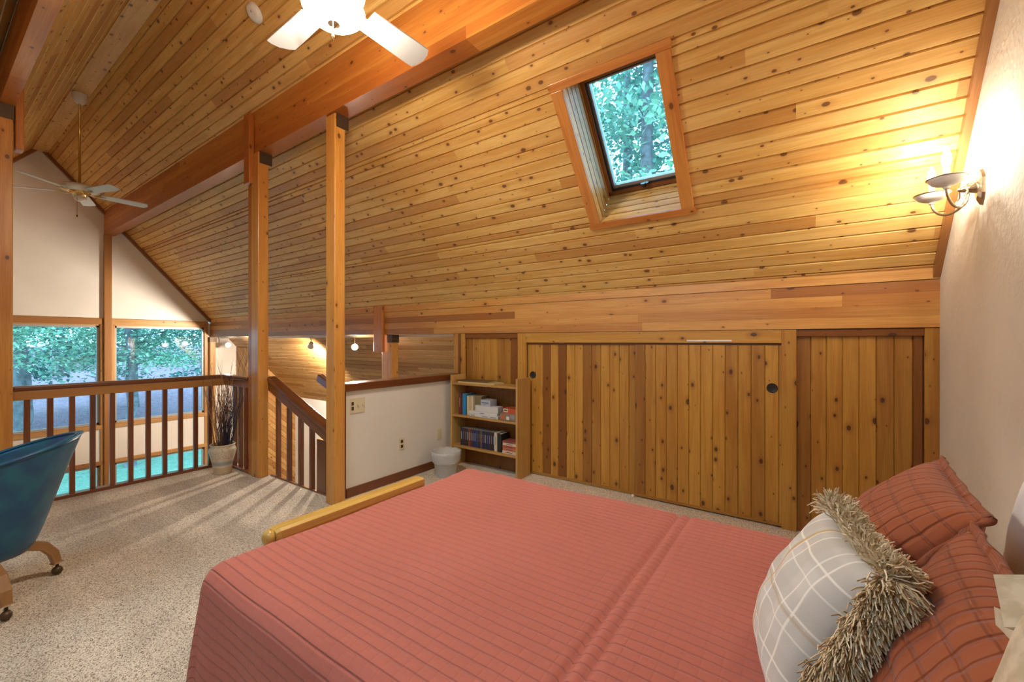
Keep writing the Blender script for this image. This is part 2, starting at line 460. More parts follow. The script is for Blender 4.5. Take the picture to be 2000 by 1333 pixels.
# gable wall pieces with window openings
GX0, GX1 = XG - .12, XG
def gable_panel(pts, name='x'):
    pass
mb = MB()
def gp(pts): mb.poly_prism(pts, 0, GX0, GX1)
YL, YRt = 0.48, 2.063   # posts
gp([(-1.23, 1.84), (3.78, 1.84), (3.78, EAVE_Z), (RIDGE_Y, zceil(RIDGE_Y) + .02), (-1.23, EAVE_Z)])
for a, b in ((-1.23, .38), (.48, 2.063), (2.167, 3.71)):
    gp([(a, -.79), (b, -.79), (b, -.19), (a, -.19)])
    gp([(a, -2.7), (b, -2.7), (b, -2.25), (a, -2.25)])
gp([(-1.23, -2.7), (-1.05, -2.7), (-1.05, 1.84), (-1.23, 1.84)])
gp([(3.70, -2.7), (4.29, -2.7), (4.29, 1.55), (3.95, 1.66), (3.70, 1.84)])
struct(mb.build('wall_gable', M_gable), 'pale plaster gable wall around the tall windows', 'wall')

# diagonal board walls beyond the header
def diag_boards(mb, O, du, nrm, L, z0, z1, w=.09):
    """boards at 45 degrees, clipped to a rectangle L x (z1-z0) in the plane (du, +Z)"""
    O, du, nrm = Vector(O), Vector(du), Vector(nrm)
    Hh = z1 - z0
    def clip(poly, f):
        out = []
        for k in range(len(poly)):
            p, q = poly[k], poly[(k + 1) % len(poly)]
            fp, fq = f(p), f(q)
            if fp >= 0: out.append(p)
            if fp * fq < 0:
                t = fp / (fp - fq); out.append((p[0] + (q[0] - p[0]) * t, p[1] + (q[1] - p[1]) * t))
        return out
    s = w * math.sqrt(2); k = -Hh
    while k < L:
        r_ = random.random(); ou = random.uniform(0, 60)
        for a, b, da, db in ((k, k + .009, .008, 0), (k + .009, k + s - .009, 0, 0), (k + s - .009, k + s, 0, .008)):
            poly = [(a, Hh), (b, Hh), (b + Hh, 0), (a + Hh, 0)]
            for f in (lambda p: p[0], lambda p: L - p[0]):
                poly = clip(poly, f) if poly else poly
            if len(poly) < 3: continue
            pts = []
            for (x, z) in poly:
                t = ((x + z - Hh) - a) / max(b - a, 1e-6)
                pts.append(O + du * x + Vector((0, 0, 1)) * z - nrm * (da + (db - da) * t))
            mb.face(pts, [((x - z) * .7 + ou, (x + z) * .7 + ou) for x, z in poly], r_)
        k += s
def diag_wall(name, O, du, nrm, L, z0, z1, label):
    mb = MB(); diag_boards(mb, O, du, nrm, L, z0, z1)
    P0 = Vector(O) - Vector(nrm) * .01; P1 = P0 + Vector(du) * L - Vector(nrm) * .05
    mb.box(min(P0.x, P1.x), max(P0.x, P1.x), min(P0.y, P1.y), max(P0.y, P1.y), z0, z1 - .001)
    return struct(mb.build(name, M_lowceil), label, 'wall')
diag_wall('wall_diagonal', (-10.05, 4.27, -2.6), (0, 1, 0), (1, 0, 0), 1.06, -2.6, 1.28, 'diagonal pine board wall seen past the stair balusters')
diag_wall('wall_return', (-10.61, 4.27, -2.6), (1, 0, 0), (0, -1, 0), .56, -2.6, 1.28, 'narrow diagonal board return beside the white window wall')

# windows of the gable: frame + pane + wooden trims
def gable_window(n, y0, y1, z0, z1, label):
    t = thing('window_%d' % n, label, 'window', (XG, (y0 + y1) / 2, z0), kind='structure')
    m = MB(); w = .05
    m.box(XG - .08, XG - .03, y0, y1, z0, z0 + w); m.box(XG - .08, XG - .03, y0, y1, z1 - w, z1)
    m.box(XG - .08, XG - .03, y0, y0 + w * .8, z0, z1); m.box(XG - .08, XG - .03, y1 - w * .8, y1, z0, z1)
    m.build('window_frame', M_alu, t)
    m = MB(); m.box(XG - .06, XG - .05, y0 + .02, y1 - .02, z0 + .02, z1 - .02)
    m.build('pane', M_glass, t)
    m = MB()   # wooden jamb reveal
    m.box(XG - .115, XG, y0 - .02, y0 + .012, z0, z1); m.box(XG - .115, XG, y1 - .012, y1 + .02, z0, z1)
    m.box(XG - .115, XG, y0, y1, z0 - .02, z0 + .012); m.box(XG - .115, XG, y0, y1, z1 - .012, z1 + .02)
    m.build('jamb', M_gtrim, t)
    return t
wins = [(-1.05, .38), (.48, 2.02), (2.21, 3.66)]
lab = ['far left end', 'left of the centre gable post', 'right of the gable post']
k = 1
for (a, b), s in zip(wins, lab):
    gable_window(k, a, b, -.13, 1.72, 'tall upper window onto trees, ' + s); k += 1
for (a, b), s in zip(wins, lab):
    gable_window(k, a, b, -2.2, -.86, 'lower window onto the lawn, ' + s); k += 1
mb = MB()
for a, b in ((-1.1, .38), (.48, 2.063), (2.167, 3.71)):
    mb.box(XG - .02, XG + .03, a, b, 1.73, 1.84); mb.box(XG - .02, XG + .03, a, b, -.20, -.13)
    mb.box(XG - .02, XG + .03, a, b, -.86, -.79); mb.box(XG - .02, XG + .03, a, b, -2.27, -2.2)
for a, b in ((2.02, 2.063), (2.167, 2.21), (3.65, 3.71)):
    mb.box(XG - .02, XG + .025, a, b, -2.2, 1.73)
struct(mb.build('trim_2', M_gtrim, bevel=.004), 'horizontal wooden rails and jambs around the gable windows', 'window trim')
mb = MB(); mb.box(XG + .001, XG + .06, 2.063, 2.167, -2.65, 3.40)
tag(mb.build('wooden_post', M_gtrim, bevel=.005), 'slim timber post against the gable between two tall windows', 'post')
mb = MB(); mb.box(XG + .001, XG + .06, .38, .48, -2.65, 3.40)
tag(mb.build('wooden_post', M_gtrim, bevel=.005), 'slim gable post hidden behind the big post at the left edge', 'post')
mb = MB(); mb.box(XG + .001, XG + .12, 3.72, 3.82, -2.65, 1.50)
pc = mb.build('wooden_post', M_gtrim, bevel=.005)
tag(pc, 'timber corner post under the far end of the header beam', 'post')
mb = MB(); mb.box(XG + .001, XG + .125, 3.715, 3.84, 1.40, 1.505)
mb.build('bracket', M_bracket, pc)
# rake trim where the ceiling meets the gable
mb = MB()
for s in (1, -1):
    L = (EAVE_Y - RIDGE_Y) * SL
    dv = dvr if s > 0 else dvl; nn = nr if s > 0 else nl
    Mx = Matrix(((-1, dv.x, nn.x, XG + .06), (0, dv.y, nn.y, RIDGE_Y), (0, dv.z, nn.z, zceil(RIDGE_Y)), (0, 0, 0, 1)))
    mb.box(0, .06, 0, L, 0, .05, axis=1, M=Mx)
struct(mb.build('trim_3', M_trim), 'dark rake trim along the top of the gable', 'trim')
mb = MB()
Mx = Matrix(((1, dvr.x, nr.x, XR - .035), (0, dvr.y, nr.y, RIDGE_Y), (0, dvr.z, nr.z, zceil(RIDGE_Y)), (0, 0, 0, 1)))
mb.box(0, .035, 0, (EAVE_Y - RIDGE_Y) * SL, 0, .045, axis=1, M=Mx)
Mx = Matrix(((1, dvl.x, nl.x, XR - .035), (0, dvl.y, nl.y, RIDGE_Y), (0, dvl.z, nl.z, zceil(RIDGE_Y)), (0, 0, 0, 1)))
mb.box(0, .035, 0, 2.5 * SL, 0, .045, axis=1, M=Mx)
struct(mb.build('trim_4', M_trim), 'wood strip along the ceiling edge above the sconce wall', 'trim')

# header beam along the knee wall
mb = MB()
mb.planks((XR, 3.76, 1.82), (-1, 0, 0), (0, 0, -1), (0, -1, 0), XR - XG, .31, .0775, seg=(1.5, 4.5), g=.0008, gd=.001, back=0)
mb.box(XG, XR, 3.762, 3.90, 1.51, 1.82, rnd=.5)
tag(mb.build('header_beam', M_header), 'long laminated header beam above the sliding doors and stair opening', 'beam')
mb = MB(); mb.box(XG, XR, 3.752, 3.80, 1.822, 1.915, rnd=.1)
struct(mb.build('trim_5', M_header), 'light fascia board between the header beam and the sloped ceiling', 'trim')

mb = MB(); mb.box(XG + .14, -3.52, 3.902, 3.92, 1.478, 1.506)
struct(mb.build('trim_10', M_white), 'thin white strip along the back of the header beam', 'trim')
# knee wall panelling
mb = MB()
def vplanks(mb, x0, x1, z0, z1, y, w=.092, tones=None):
    mb.planks((x0, y, z0), (0, 0, 1), (1, 0, 0), (0, -1, 0), z1 - z0, x1 - x0, w, seg=(5, 6), g=.005, gd=.007, tones=tones, back=0)
vplanks(mb, -3.29, -2.53, 0, 1.48, 3.80)
vplanks(mb, -.035, .66, 0, 1.48, 3.80)
mb.box(-3.46, XR, 3.84, 3.92, -.05, 1.509)
struct(mb.build('wall_back', M_panel), 'vertical knotty cedar panelling of the low knee wall', 'wall')
mb = MB()
mb.box(-3.29, -2.53, 3.775, 3.80, 1.455, 1.505); mb.box(-.035, XR - .07, 3.775, 3.80, 1.455, 1.505)
mb.box(-2.53, -2.425, 3.762, 3.80, 0, 1.505); mb.box(-.125, -.03, 3.762, 3.80, 0, 1.505)
mb.box(-2.53, -.03, 3.765, 3.80, 1.405, 1.507)
mb.box(-3.36, -3.29, 3.77, 3.80, 0, 1.508); mb.box(-3.46, -3.385, 3.765, 3.85, 1.04, 1.508)
mb.box(XR - .07, XR, 3.77, 3.80, 0, 1.508)
struct(mb.build('trim_6', M_panel, bevel=.003), 'flat wooden casing around the sliding closet doors', 'door casing')
mb = MB(); mb.box(-3.385, -3.36, 3.755, 3.84, 1.04, 1.508, rnd=0); mb.box(-2.425, -.125, 3.80, 3.83, 1.385, 1.405, rnd=0)
struct(mb.build('trim_7', M_rail), 'dark door track and narrow upright trim', 'trim')
def door(n, x0, x1, y, label, tones, px):
    t = thing('door_%d' % n, label, 'sliding door', ((x0 + x1) / 2, y, 0.012), kind='structure')
    m = MB(); vplanks(m, x0, x1, .035, 1.387, y, .0925, tones); m.box(x0, x1, y + .0075, y + .022, .012, 1.387, rnd=.8)
    m.build('door_panel', M_panel, t)
    m = MB(); m.box(x0, x1, y - .004, y + .001, .012, .035, rnd=.6)
    m.build('bottom_rail', M_panel, t)
    m = MB(); Mx = Matrix.Rotation(R(90), 4, 'X')
    m.lathe([(.0, .0015), (.024, .001), (.028, .002), (.034, .005), (.037, .003), (.037, -.006), (0, -.006)], (px, y - .003, 1.06), 28, Mx)
    h = m.build('finger_pull', M_dark, t, smooth=True); h['label'] = 'round dark metal finger pull'
    return t
random.seed(3)
d1 = door(1, -2.425, -1.24, 3.806, 'left plank closet door with alternating dark and light boards',
     [.25, .1, .85, .2, .95, .2, .1, .75, .6, .35, .4, .5, .6], -2.36)
d2 = door(2, -1.25, -.125, 3.780, 'right plank closet door overlapping its neighbour',
     [.75, .5, .45, .5, .25, .2, .15, .2, .55, .5, .6, .3, .3], -.185)
mb = MB(); mb.lathe([(0, 0), (.012, 0), (.012, .02), (.006, .028), (0, .028)], (-1.262, 3.752, 0), 14)
tag(mb.build('door_guide', M_white, smooth=True), 'tiny white floor guide where the two closet doors meet', 'door guide')
mb = MB(); mb.box(-.80, -.46, 3.762, 3.766, 1.418, 1.430)
tag(mb.build('adhesive_strip', M_white), 'thin white strip stuck on the casing above the right closet door', 'strip')

# half wall
mb = MB(); mb.box(-3.5, -3.38, 2.25, 3.80, -.30, .965)
struct(mb.build('wall_half', M_halfwall), 'white half wall beside the stairs with switches', 'half wall')
mb = MB()
mb.box(-3.51, -3.372, 2.19, 2.25, 0, .965, rnd=.3)
struct(mb.build('trim_8', M_rail, bevel=.003), 'brown end trim of the half wall beside the post', 'trim')
mb = MB(); mb.box(-3.53, -3.35, 2.17, 3.775, .965, 1.035, rnd=.6)
tag(mb.build('ledge_board', M_rail, bevel=.008), 'glossy dark brown wood cap along the white half wall', 'wall cap')
mb = MB(); mb.box(-3.38, -3.365, 2.25, 3.80, .0, .085, rnd=.5)
struct(mb.build('baseboard_half', M_rail, bevel=.003), 'dark baseboard along the white half wall', 'baseboard')

# purlin beams
def beam(y0, y1, label):
    z0 = 3.39
    sg_ = 1 if (y0 + y1) / 2 > RIDGE_Y else -1
    rr = random.Random(int(y0 * 100)); m = MB(); z = z0
    while True:                                  # glued laminations, one on top of the other
        z1 = z + .0875
        ylim = RIDGE_Y + sg_ * (EAVE_Y - RIDGE_Y - (z1 - EAVE_Z) / K + .03)
        a, b = (y0, min(y1, ylim)) if sg_ > 0 else (max(y0, ylim), y1)
        if b - a < .015: break
        x = XR
        while x > XG:
            xe = max(XG, x - rr.uniform(2.5, 5.5))
            if xe - XG < .6: xe = XG
            m.box(xe, x, a, b, z, z1, rnd=rr.uniform(.05, .95), axis=0); x = xe
        z = z1
    return tag(m.build('ceiling_beam', M_beam), label, 'beam')
beam(2.07, 2.215, 'thick orange-brown timber beam running under the right ceiling slope')
beam(.43, .515, 'dark timber beam at the top left corner under the left slope')

# posts
def post(boxes, label, brk=None):
    xs = [b[0] for b in boxes] + [b[1] for b in boxes]; ys = [b[2] for b in boxes] + [b[3] for b in boxes]
    t = thing('wooden_post', label, 'post', ((min(xs) + max(xs)) / 2, (min(ys) + max(ys)) / 2, boxes[0][4]))
    for k, b in enumerate(boxes):
        m = MB(); m.box(*b[:6], rnd=b[6]); m.build(b[7], M_beam2 if b[6] < .4 else M_beam, t, bevel=.007)
    for q in brk or ():
        m = MB(); m.box(*q); m.build('bracket', M_bracket, t)
    return t
M_beam2 = wood('post_fir', (.64, .30, .06), (.52, .20, .032), (.38, .12, .018), knots=.5, rough=.35, coat=.3)
post([(-4.765, -4.615, 2.06, 2.165, 0, 3.385, .2, 'post_shaft'), (-4.86, -4.768, 2.07, 2.16, 0, 3.385, .7, 'side_board'),
      (-4.84, -4.715, 2.018, 2.068, 3.07, 3.80, .75, 'splice_board')],
     'tall timber post at the top of the stairs with a splice board', [(-4.6155, -4.610, 2.075, 2.20, 3.27, 3.388)])
post([(-3.425, -3.29, 2.085, 2.185, 0, 3.385, .15, 'post_shaft')],
     'tall knotty timber post at the end of the white half wall', [(-3.2905, -3.285, 2.10, 2.215, 3.27, 3.388), (-3.431, -3.4245, 2.10, 2.215, 3.34, 3.388)])
post([(-5.56, -5.42, .37, .503, 0, 3.385, .2, 'post_shaft'), (-5.55, -5.43, .516, .566, 3.04, 3.80, .6, 'splice_board')],
     'timber post at the left edge of the photo beside the railing', [(-5.565, -5.415, .36, .509, 3.27, 3.388)])
post([(-4.84, -4.62, 3.785, 3.895, -2.6, 1.508, .25, 'post_shaft'), (-4.93, -4.74, 3.715, 3.758, 1.27, 1.915, .6, 'splice_board')],
     'timber post under the header beam behind the half wall', [(-4.72, -4.612, 3.78, 3.90, 1.40, 1.507)])

# ------------------------------------------------------------------ skylight
def skylight(x0, x1, y0, y1, n, label, side=1, flare=True):
    yf = lambda y: y if side > 0 else 2 * RIDGE_Y - y
    def P3(x, y, z): return Vector((x, yf(y), z))
    if side < 0: y0, y1 = 2 * RIDGE_Y - y1, 2 * RIDGE_Y - y0
    nrm = Vector((0, K, 1)).normalized()
    D = .37
    t = thing('window_%d' % n, label, 'skylight', tuple(P3((x0 + x1) / 2, (y0 + y1) / 2, zceil((y0 + y1) / 2))), kind='structure')
    # outer opening (in the ceiling), inner at depth D
    o = [(x0, y0), (x1, y0), (x1, y1), (x0, y1)]
    lo = [Vector((x, y, zceil(y))) for x, y in o]
    off_b = Vector((0, .226, .30)); off_t = Vector((0, .30, .226))
    off_t *= D / (off_t.dot(nrm)); off_b *= D / (off_b.dot(nrm))
    hi = [lo[0] + off_t, lo[1] + off_t, lo[2] + off_b, lo[3] + off_b]
    fl = lambda v: Vector((v.x, yf(v.y), v.z))
    m = MB()
    def wallface(a, b, c, d, horiz):
        # a,b on the opening edge, c,d beyond; as 4 boards
        nb = 5
        for k in range(nb):
            t0, t1 = k / nb, (k + 1) / nb - .022
            p = [a.lerp(d, t0), b.lerp(c, t0), b.lerp(c, t1), a.lerp(d, t1)]
            L = (b - a).length; ou = random.uniform(0, 50)
            m.face([fl(v) for v in p], [(ou, 0), (ou + L, 0), (ou + L, .09), (ou, .09)], random.uniform(.0, .35))
        nn = (b - a).cross(d - a).normalized() * .004
        cen_ = sum((lo[k_] + hi[k_] for k_ in range(4)), Vector()) / 8
        if (cen_ - a).dot(nn) > 0: nn = -nn
        m.face([fl(v) for v in (a + nn, b + nn, c + nn, d + nn)], [(0, 0)] * 4, 1.)
    wallface(lo[3], lo[0], hi[0], hi[3], True)
    wallface(lo[1], lo[2], hi[2], hi[1], True)
    wallface(lo[2], lo[3], hi[3], hi[2], True)
    wallface(lo[0], lo[1], hi[1], hi[0], True)
    m.build('shaft_lining', M_ceil, t)
    # sash
    ex = Vector((1, 0, 0)); ed = Vector((0, 1, -K)).normalized()
    W = x1 - x0; L = (hi[3] - hi[0]).length
    Mx = Matrix(((1, 0, 0, x0), (0, ed.y, nrm.y, hi[0].y), (0, ed.z, nrm.z, hi[0].z), (0, 0, 0, 1)))
    if side < 0:
        F = Matrix.Identity(4); F[1][1] = -1; F[1][3] = 2 * RIDGE_Y; Mx = F @ Mx
    def sash(w, z0_, z1_, mat, nm, ins=0.0, bot=0.):
        m = MB()
        m.box(ins, W - ins, ins, ins + w, z0_, z1_, M=Mx); m.box(ins, W - ins, L - ins - w - bot, L - ins, z0_, z1_, M=Mx)
        m.box(ins, ins + w, ins, L - ins, z0_, z1_, M=Mx); m.box(W - ins - w, W - ins, ins, L - ins, z0_, z1_, M=Mx)
        return m.build(nm, mat, t)
    sash(.03, -.05, .05, M_trim, 'sash', 0, .0)
    sash(.012, -.03, .05, M_black, 'gasket', .03)
    sash(.012, -.01, .05, M_alu, 'window_frame', .042, .012)
    m = MB(); m.box(.04, W - .04, .04, L - .04, .02, .03, M=Mx); m.build('pane', M_glass, t)
    m = MB(); m.box(W * .5 - .03, W * .5 + .03, L - .055, L - .035, -.08, -.045, M=Mx)
    m.box(W * .5 - .008, W * .5 + .008, L - .06, L - .03, -.10, -.06, M=Mx); m.build('latch', M_dark, t)
    # casing on the ceiling
    c = .088; m = MB(); Z = .022
    S0 = (y0 - RIDGE_Y) * SL; S1 = (y1 - RIDGE_Y) * SL
    Mc = Matrix(((1, 0, 0, 0), (0, dvr.y, nr.y, RIDGE_Y), (0, dvr.z, nr.z, zceil(RIDGE_Y)), (0, 0, 0, 1)))
    if side < 0: Mc = F @ Mc
    e = .055
    m.box(x0 - c, x0, S0, S1, 0, Z, M=Mc, rnd=.35); m.box(x1, x1 + c, S0, S1, 0, Z, M=Mc, rnd=.3)
    m.box(x0 - c - .01, x1 + c + .01, S0 - e, S0, 0, Z, M=Mc, rnd=.4, axis=0); m.box(x0 - c - .01, x1 + c + .01, S1, S1 + e, 0, Z, M=Mc, rnd=.45, axis=0)
    m.build('casing', M_beam, t, bevel=.003)
    return t
skylight(*sky, 7, 'open-shafted skylight in the plank ceiling framed in orange wood')
skylight(*skyl[0], 8, 'unseen skylight added in the left slope to bring cool daylight to the bed', -1)  # added out of view, widened to throw more cool daylight on the quilt
skylight(*skyl[1], 9, 'unseen skylight added in the left slope to let in daylight over the desk chair', -1)  # second opening out of view, added for extra daylight

# ------------------------------------------------------------------ railing at the loft edge
rl = thing('loft_railing', 'dark-stained wooden railing with square balusters overlooking the tall windows', 'railing', (-5.49, 1.3, 0))
m = MB(); m.box(-5.54, -5.44, .503, 2.15, .995, 1.035, rnd=.6); m.build('handrail', M_rail, rl, bevel=.012)
m = MB(); m.box(-5.51, -5.455, .503, 2.12, .915, .993, rnd=.0); m.box(-5.455, -4.862, 2.075, 2.13, .915, .993, rnd=.7)
m.build('sub_rail', M_orail, rl, bevel=.004)
m = MB(); m.box(-5.438, -4.862, 2.05, 2.15, .995, 1.035, rnd=.8); m.build('handrail', M_rail, rl, bevel=.012)
m = MB(); m.box(-5.535, -5.45, .503, 2.15, 0, .03, rnd=.3); m.box(-5.448, -4.862, 2.07, 2.15, 0, .03, rnd=.5); m.build('bottom_rail', M_rail, rl, bevel=.003)
random.seed(11)
for k in range(11):
    y = .585 + .1355 * k
    m = MB(); m.box(-5.503, -5.463, y - .019, y + .019, .03, .915, rnd=random.uniform(.2, .8)); m.build('baluster', M_rail, rl, bevel=.003)
for x in (-5.25, -5.11, -4.97):
    m = MB(); m.box(x - .019, x + .019, 2.083, 2.121, .03, .915, rnd=.6); m.build('baluster', M_rail, rl, bevel=.003)

# stair guard
sr = thing('stair_railing', 'brown stair handrail with balusters descending between the two tall posts', 'railing', (-4.1, 2.2, 0))
def slopebox(a, b, w, h, M_=None):
    a, b = Vector(a), Vector(b); d = b - a; L = d.length; d.normalize()
    s = Vector((0, 0, 1)).cross(d).normalized(); u = d.cross(s)
    return Matrix(((d.x, s.x, u.x, a.x), (d.y, s.y, u.y, a.y), (d.z, s.z, u.z, a.z), (0, 0, 0, 1))), L
Mx, L = slopebox((-4.66, 2.20, 1.00), (-3.50, 2.20, .565), .09, .1)
m = MB(); m.box(0, L, -.05, .05, .005, .055, M=Mx, rnd=.5); m.build('handrail', M_rail, sr, bevel=.015)
m = MB(); m.box(0, L, -.035, .035, -.085, .004, M=Mx, rnd=.2); m.build('sub_rail', M_rail, sr, bevel=.01)
for x in (-4.58, -4.50, -4.28, -4.06, -3.86):
    if x == -4.58: continue
    zt = 1.00 - (x + 4.66) * .375 - .08
    m = MB(); m.box(x - .02, x + .02, 2.19, 2.23, -.28, zt, rnd=random.uniform(.3, .7)); m.build('baluster', M_rail, sr, bevel=.003)
m = MB(); m.box(-3.75, -3.60, 2.19, 2.27, -.28, .50, rnd=.6); m.build('newel', M_rail, sr, bevel=.004)
m = MB(); m.box(-4.61, -3.51, 2.182, 2.20, -.28, .012, rnd=.4); m.build('stair_edge_trim', M_rail, sr)
st = thing('stair_handrail', 'short brown handrail end showing left of the half-wall post beyond the stairs', 'handrail', (-4.6, 3.0, .4))
Mx, L = slopebox((-5.07, 3.0, .955), (-3.9, 3.0, .52), .09, .1)
m = MB(); m.box(0, L, -.04, .04, -.05, .05, M=Mx, rnd=.5); m.build('handrail', M_rail, st, bevel=.01)
m = MB(); m.box(-4.2, -4.15, 2.98, 3.02, -2.6, .62, rnd=.5); m.build('support_post', M_rail, st)

# ------------------------------------------------------------------ ceiling fans
def blade_mesh(m, ang, c, r0, r1, w0, w1, z, pitch=10, tipcut=.03):
    ca, sa = math.cos(ang), math.sin(ang)
    prof = []
    n = 10
    for k in range(n + 1):
        t = k / n; prof.append((r0 + (r1 - r0) * t, (w0 + (w1 - w0) * min(1, t * 1.3)) / 2))
    prof = [p for p in prof[:-1]] + [(r1 - .018, w1 / 2), (r1, w1 / 2 - .03)]
    pts = [(r, w) for r, w in prof] + [(r1 + .012, 0.0)] + [(r, -w) for r, w in reversed(prof)]
    pr = math.tan(R(pitch))
    def mk(r, w, dz): return (c[0] + ca * r - sa * w, c[1] + sa * r + ca * w, z + w * pr + dz)
    T = [mk(r, w, .004) for r, w in pts]; B = [mk(r, w, -.004) for r, w in pts]
    m.face(T); m.face(B[::-1])
    for k in range(len(pts)):
        k2 = (k + 1) % len(pts)
        m.face([B[k], B[k2], T[k2], T[k]])
def fan(c, zb, nb, a0, r1, w, label, zc, bowl=False, rod=M_brass, bw=.1):
    t = thing('ceiling_fan', label, 'ceiling fan', (c[0], c[1], zb))
    zt = zceil(c[1]) - .115; hs = 1.0 if bowl else 1.3
    m = MB(); m.lathe([(0, zt - .12), (.03, zt - .12), (.055, zt - .10), (.07, zt - .06), (.075, zt - .02), (.075, zt + .02)], c + (0,), 24)
    m.build('canopy', M_white, t, smooth=True)
    m = MB(); m.tube([c + (zb + .05,), c + (zt - .1,)], .013, 12); m.build('downrod', rod, t, smooth=True)
    m = MB(); m.lathe([(0, zb + .11), (.03, zb + .11), (.05, zb + .10), (.12 * hs, zb + .085), (.155 * hs, zb + .055), (.155 * hs, zb + .03), (.12 * hs, zb + .012), (.06, zb), (0, zb)], c + (0,), 40)
    m.build('motor_housing', M_white, t, smooth=True)
    m = MB(); m.lathe([(0, zb + .012), (.10, zb + .012), (.105, zb), (.07, zb - .03), (.06, zb - .055), (0, zb - .055)], c + (0,), 30)
    m.build('switch_housing', M_brass if not bowl else M_white, t, smooth=True)
    for k in range(nb):
        an = a0 + 2 * math.pi * k / nb
        m = MB(); blade_mesh(m, an, c, .2, r1, w * .85, w, zb - .0, -12); m.build('blade', M_blade, t)
        m = MB(); ca, sa = math.cos(an), math.sin(an)
        for s in (-.03, 0, .03):
            m.tube([(c[0] + ca * .07, c[1] + sa * .07, zb + .0), (c[0] + ca * .14 - sa * s * .6, c[1] + sa * .14 + ca * s * .6, zb - .02), (c[0] + ca * .25 - sa * s, c[1] + sa * .25 + ca * s, zb - .007 + s * .19)], .006, 6)
        m.build('blade_arm', M_brass if not bowl else M_white, t, smooth=True)
    if bowl:
        m = MB(); m.lathe([(.0, zb - .135), (.035, zb - .133), (.08, zb - .125), (.12, zb - .108), (.145, zb - .085), (.155, zb - .062), (.150, zb - .055), (0, zb - .054)], c + (0,), 40)
        m.build('glass_bowl', M_bowl, t, smooth=True)
        m = MB(); m.lathe([(0, zb - .16), (.008, zb - .158), (.012, zb - .15), (.03, zb - .142), (.032, zb - .136), (0, zb - .1345)], c + (0,), 20)
        m.build('finial', M_satin, t, smooth=True)
    else:
        m = MB(); m.lathe([(0, zb - .12), (.03, zb - .115), (.05, zb - .09), (.055, zb - .056), (0, zb - .056)], c + (0,), 24); m.build('light_cap', M_white, t, smooth=True)
    px = (c[0] + .04, c[1] - .03)
    m = MB(); m.tube([px + (zb - .05,), px + (zb - .30 if not bowl else zb - .225,)], .0018, 5)
    zz = zb - .30 if not bowl else zb - .225
    m.lathe([(0, zz - .035), (.006, zz - .03), (.007, zz - .01), (.002, zz), (0, zz)], px + (0,), 10)
    m.build('pull_chain', M_dark if not bowl else M_brass, t, smooth=True)
    return t
fan((-2.02, RIDGE_Y), 3.225, 4, R(178), .60, .165, 'white ceiling fan with lit glass bowl, cut off by the top of the photo', 0, bowl=True)
fan((-7.72, RIDGE_Y), 3.355, 5, R(18), .68, .13, 'white and brass five-blade ceiling fan on a long rod before the gable', 0)

# smoke detector
q = Vector((-3.868, 1.703, zceil(1.703)))
Mx = nr.to_track_quat('Z', 'Y').to_matrix().to_4x4()
t = thing('smoke_detector', 'round white smoke detector on the plank ceiling', 'smoke detector', tuple(q))
m = MB(); m.lathe([(0, .038), (.035, .038), (.055, .034), (.066, .024), (.07, .008), (.078, .006), (.078, -.003), (0, -.003)], q, 36, Mx); m.build('housing', M_white, t, smooth=True)
m = MB(); m.lathe([(0, .0415), (.007, .041), (.009, .037), (0, .037)], q + Mx.to_3x3() @ Vector((.012, .012, 0)), 14, Mx); m.build('test_button', M_alu, t, smooth=True)

